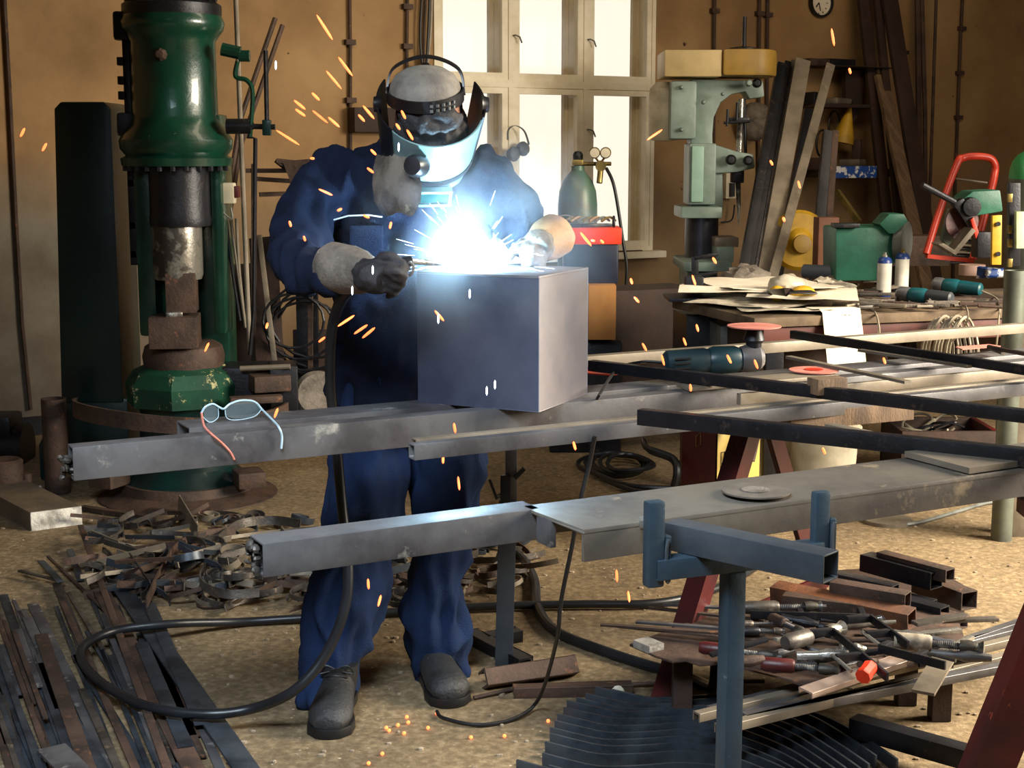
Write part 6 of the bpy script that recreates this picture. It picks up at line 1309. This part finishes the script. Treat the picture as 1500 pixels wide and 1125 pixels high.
# scrap heap of curls
rnd = random.Random(14)
def curl(c, kind, r, rz, tilt, w_, m):
    pts = []; n = 22
    for k in range(n+1):
        t = k/n
        if kind == 0: a = t*2*PI*.86; p = V((r*math.cos(a), r*math.sin(a), 0))
        elif kind == 1: a = t*3.2*PI; q = r*(1-.72*t); p = V((q*math.cos(a), q*math.sin(a), 0))
        elif kind == 2: p = V(((t-.5)*r*4, r*.8*math.sin(t*2*PI), 0))
        elif kind == 3: a = (t-.5)*2.2; p = V((r*2.4*math.sin(a), r*2.4*(1-math.cos(a)), 0))
        else: p = V(((t-.5)*r*4.5, .02*r*math.sin(t*6), 0))
        pts.append(p)
    R = Matrix.Rotation(rz, 3, 'Z') @ Matrix.Rotation(tilt[0], 3, 'X') @ Matrix.Rotation(tilt[1], 3, 'Y')
    sd = R @ V((0, 0, 1)); return MB().strip([c+R@p for p in pts], w_, .004, sd).build('steel_curl', m, smooth=60)
names = ['ring of flat steel in the scrap heap', 'spiral scroll of flat steel in the scrap heap', 'S-shaped bent strip in the scrap heap', 'arched strip in the scrap heap', 'straight strip offcut in the scrap heap']
cnt = 0
for k in range(230):
    u = rnd.random()**1.25; x = 150+u*610; yc = 812+(8 if u < .5 else 22)*math.sin(u*3); sp = 66*(1-.6*abs(u-.35)); y = yc+rnd.uniform(-1, 1)*sp
    if 600 < x and y > 870: continue
    kind = rnd.choice((0, 0, 1, 1, 1, 2, 3, 3, 4)) if u > .2 else rnd.choice((4, 4, 3, 2))
    g = max(0, 1-abs(y-yc)/60); z = .018+rnd.uniform(0, .10)*g; r = rnd.uniform(.03, .075)*(1.25 if kind in (2, 3) else 1)
    o = curl(PZ(x, y, z), kind, r, rnd.uniform(0, 2*PI), (rnd.uniform(-.35, .35), rnd.uniform(-.3, .3)), rnd.uniform(.014, .028), (M_scrap, M_rust, M_scrap, M_blade, M_steelw)[rnd.randrange(5)])
    tag(o, names[kind], 'scrap piece', ('rings', 'scrolls', 'bent strips', 'arched strips', 'straight offcuts')[kind]+' in the scrap heap')
for (pts, w_, m, l) in (([(215, 882), (235, 840), (262, 800), (300, 785), (345, 778)], .04, M_rust, 'broad S-shaped brown strip running through the scrap heap'), ([(330, 800), (300, 830), (295, 855), (330, 870), (380, 868)], .03, M_scrap, 'large hooked strip with bright edge in front of the scrap heap'), ([(262, 735), (280, 765), (290, 782)], .06, M_steelw, 'flat plate strip leaning against the hammer base'), ([(320, 790), (350, 768), (400, 762), (440, 768)], .035, M_scrap, 'wide arched strip at the back of the scrap heap')):
    tag(MB().strip(spl([PZ(x, y, .06) for x, y in pts], 6), w_, .005, (0, .25, 1)).build('steel_curl', m, smooth=60), l, 'scrap piece')
for (x0, y0, x1, y1) in ((218, 748, 310, 750), (120, 744, 215, 758)):
    tag(MB().bar(PZ(x0, y0, .012), PZ(x1, y1, .012), .03, .02).build('floor_bar', M_rust), 'rusty bar lying along the foot of the hammer, %s one' % ('right' if x0 > 200 else 'left'), 'steel bar')
rnd = random.Random(77)
gr = MB()
for k in range(420):
    x, y = rnd.uniform(-40, 1540), rnd.uniform(760, 1140); c = PZ(x, y, 0); r = rnd.uniform(.003, .009); n = 5
    gr.ball(c+V((0, 0, r*.3)), (r*rnd.uniform(.7, 1.6), r, r*.6), 6)
g = gr.build('grit', mat('pale_grit', '#a0907a', '#6c5c48', .9, 0, 3)); g['kind'] = 'stuff'; g['label'] = 'pale grit and metal chips scattered on the floor'; g['category'] = 'grit'

# ============================================================ sparks: small hot droplets
M_sp = mat('spark', '#ff7a2a', emit=('#ff6c3c', 3.2)); M_spw = mat('spark_white', '#ffffff', emit=('#d6e6ff', 6))
SP_ = [(30, 200, 36, 188), (62, 221, 68, 210), (464, 22, 487, 58), (496, 84, 516, 111), (478, 104, 500, 130), (457, 136, 468, 147), (431, 147, 447, 160), (433, 160, 447, 170), (458, 162, 480, 180), (481, 172, 497, 186), (405, 191, 438, 212), (532, 155, 548, 174), (525, 168, 534, 178), (1218, 42, 1222, 67), (948, 205, 970, 190), (1244, 100, 1246, 108), (455, 232, 460, 232), (543, 219, 551, 227), (538, 246, 547, 253), (467, 277, 487, 286), (494, 309, 500, 306), (424, 324, 426, 332), (445, 346, 447, 353), (465, 365, 488, 366), (532, 315, 541, 319), (571, 335, 573, 325), (580, 181, 586, 190), (588, 162, 594, 174), (596, 190, 605, 205), (495, 478, 519, 462), (519, 489, 538, 476), (531, 495, 549, 480), (467, 501, 476, 494), (300, 515, 306, 502), (390, 481, 392, 473), (402, 612, 407, 598), (665, 620, 667, 634), (649, 667, 649, 679), (671, 698, 673, 718), (539, 848, 540, 863), (554, 888, 558, 872), (840, 647, 843, 659), (903, 835, 904, 852), (920, 866, 922, 882), (929, 435, 936, 443), (924, 408, 926, 416), (941, 503, 947, 514), (969, 520, 973, 535), (1001, 495, 1005, 506), (1011, 563, 1012, 573), (1020, 475, 1023, 486), (1128, 235, 1132, 242), (1169, 265, 1172, 276), (1147, 318, 1149, 324), (1044, 377, 1049, 386), (1014, 403, 1019, 418), (1065, 520, 1071, 532), (1105, 527, 1110, 540), (1294, 524, 1297, 533), (1205, 656, 1209, 665), (637, 455, 650, 470), (850, 340, 866, 360), (880, 352, 884, 356), (866, 352, 871, 353)]
rnd = random.Random(4); spark_n = 0
for (x0, y0, x1, y1) in SP_:
    Y = rnd.uniform(3.15, 3.75) if not 480 < x0 < 620 else 3.25
    a, b = PY(x0, y0, Y), PY(x1, y1, Y+rnd.uniform(-.05, .05)); L_ = (b-a).length
    if L_ < .012: b = a+(b-a).normalized()*.012
    tag(MB().tube([a+(b-a)*t for t in (0, .12, .5, .85, 1)], [.0008, .0024, .0031, .0026, .0008], 8).build('spark', M_sp), 'glowing orange spark flying around the welding work', 'spark', 'orange sparks in the air')
for (x, y) in ((713, 572), (725, 563), (642, 467), (688, 430), (404, 95), (546, 395), (516, 425), (584, 215)):
    a, b = PY(x, y+7, 3.2), PY(x, y-6, 3.2); tag(MB().tube([a+(b-a)*t for t in (0, .2, .8, 1)], [.0006, .0018, .0018, .0006], 8).build('spark', M_spw), 'white-hot spark falling in front of the steel cube or person', 'spark', 'white sparks')
for (x, y) in ((640, 1045), (596, 1050), (570, 1070), (690, 1080), (739, 1078), (560, 1104), (583, 1062), (598, 1058), (566, 1066), (627, 1066), (592, 1074), (803, 1056), (540, 1118)):
    tag(MB().ball(PZ(x, y, .005), .005, 10).build('ember', M_sp), 'glowing ember on the floor near the boots', 'spark', 'embers on the floor')
for k in range(70):    # fine white sparks thrown from the arc
    el = rnd.uniform(-.35, PI+.5) if k % 4 else rnd.uniform(1.9, 3.2); r0 = rnd.uniform(.03, .17); dY = rnd.uniform(-.5, .1); d = V((math.cos(el), dY, math.sin(el)*(1 if math.sin(el) > 0 else .1))).normalized(); 
    a = ARC+d*r0; 
    if a.z < ZB+.004: continue
    b = a+d*rnd.uniform(.015, .05)+V((0, 0, -.004)); tag(MB().tube([a, (a+b)/2, b], [.0003, .0008, .0003], 6).build('arc_spark', M_spw), 'fine white spark bursting from the arc', 'spark', 'fine sparks around the arc')
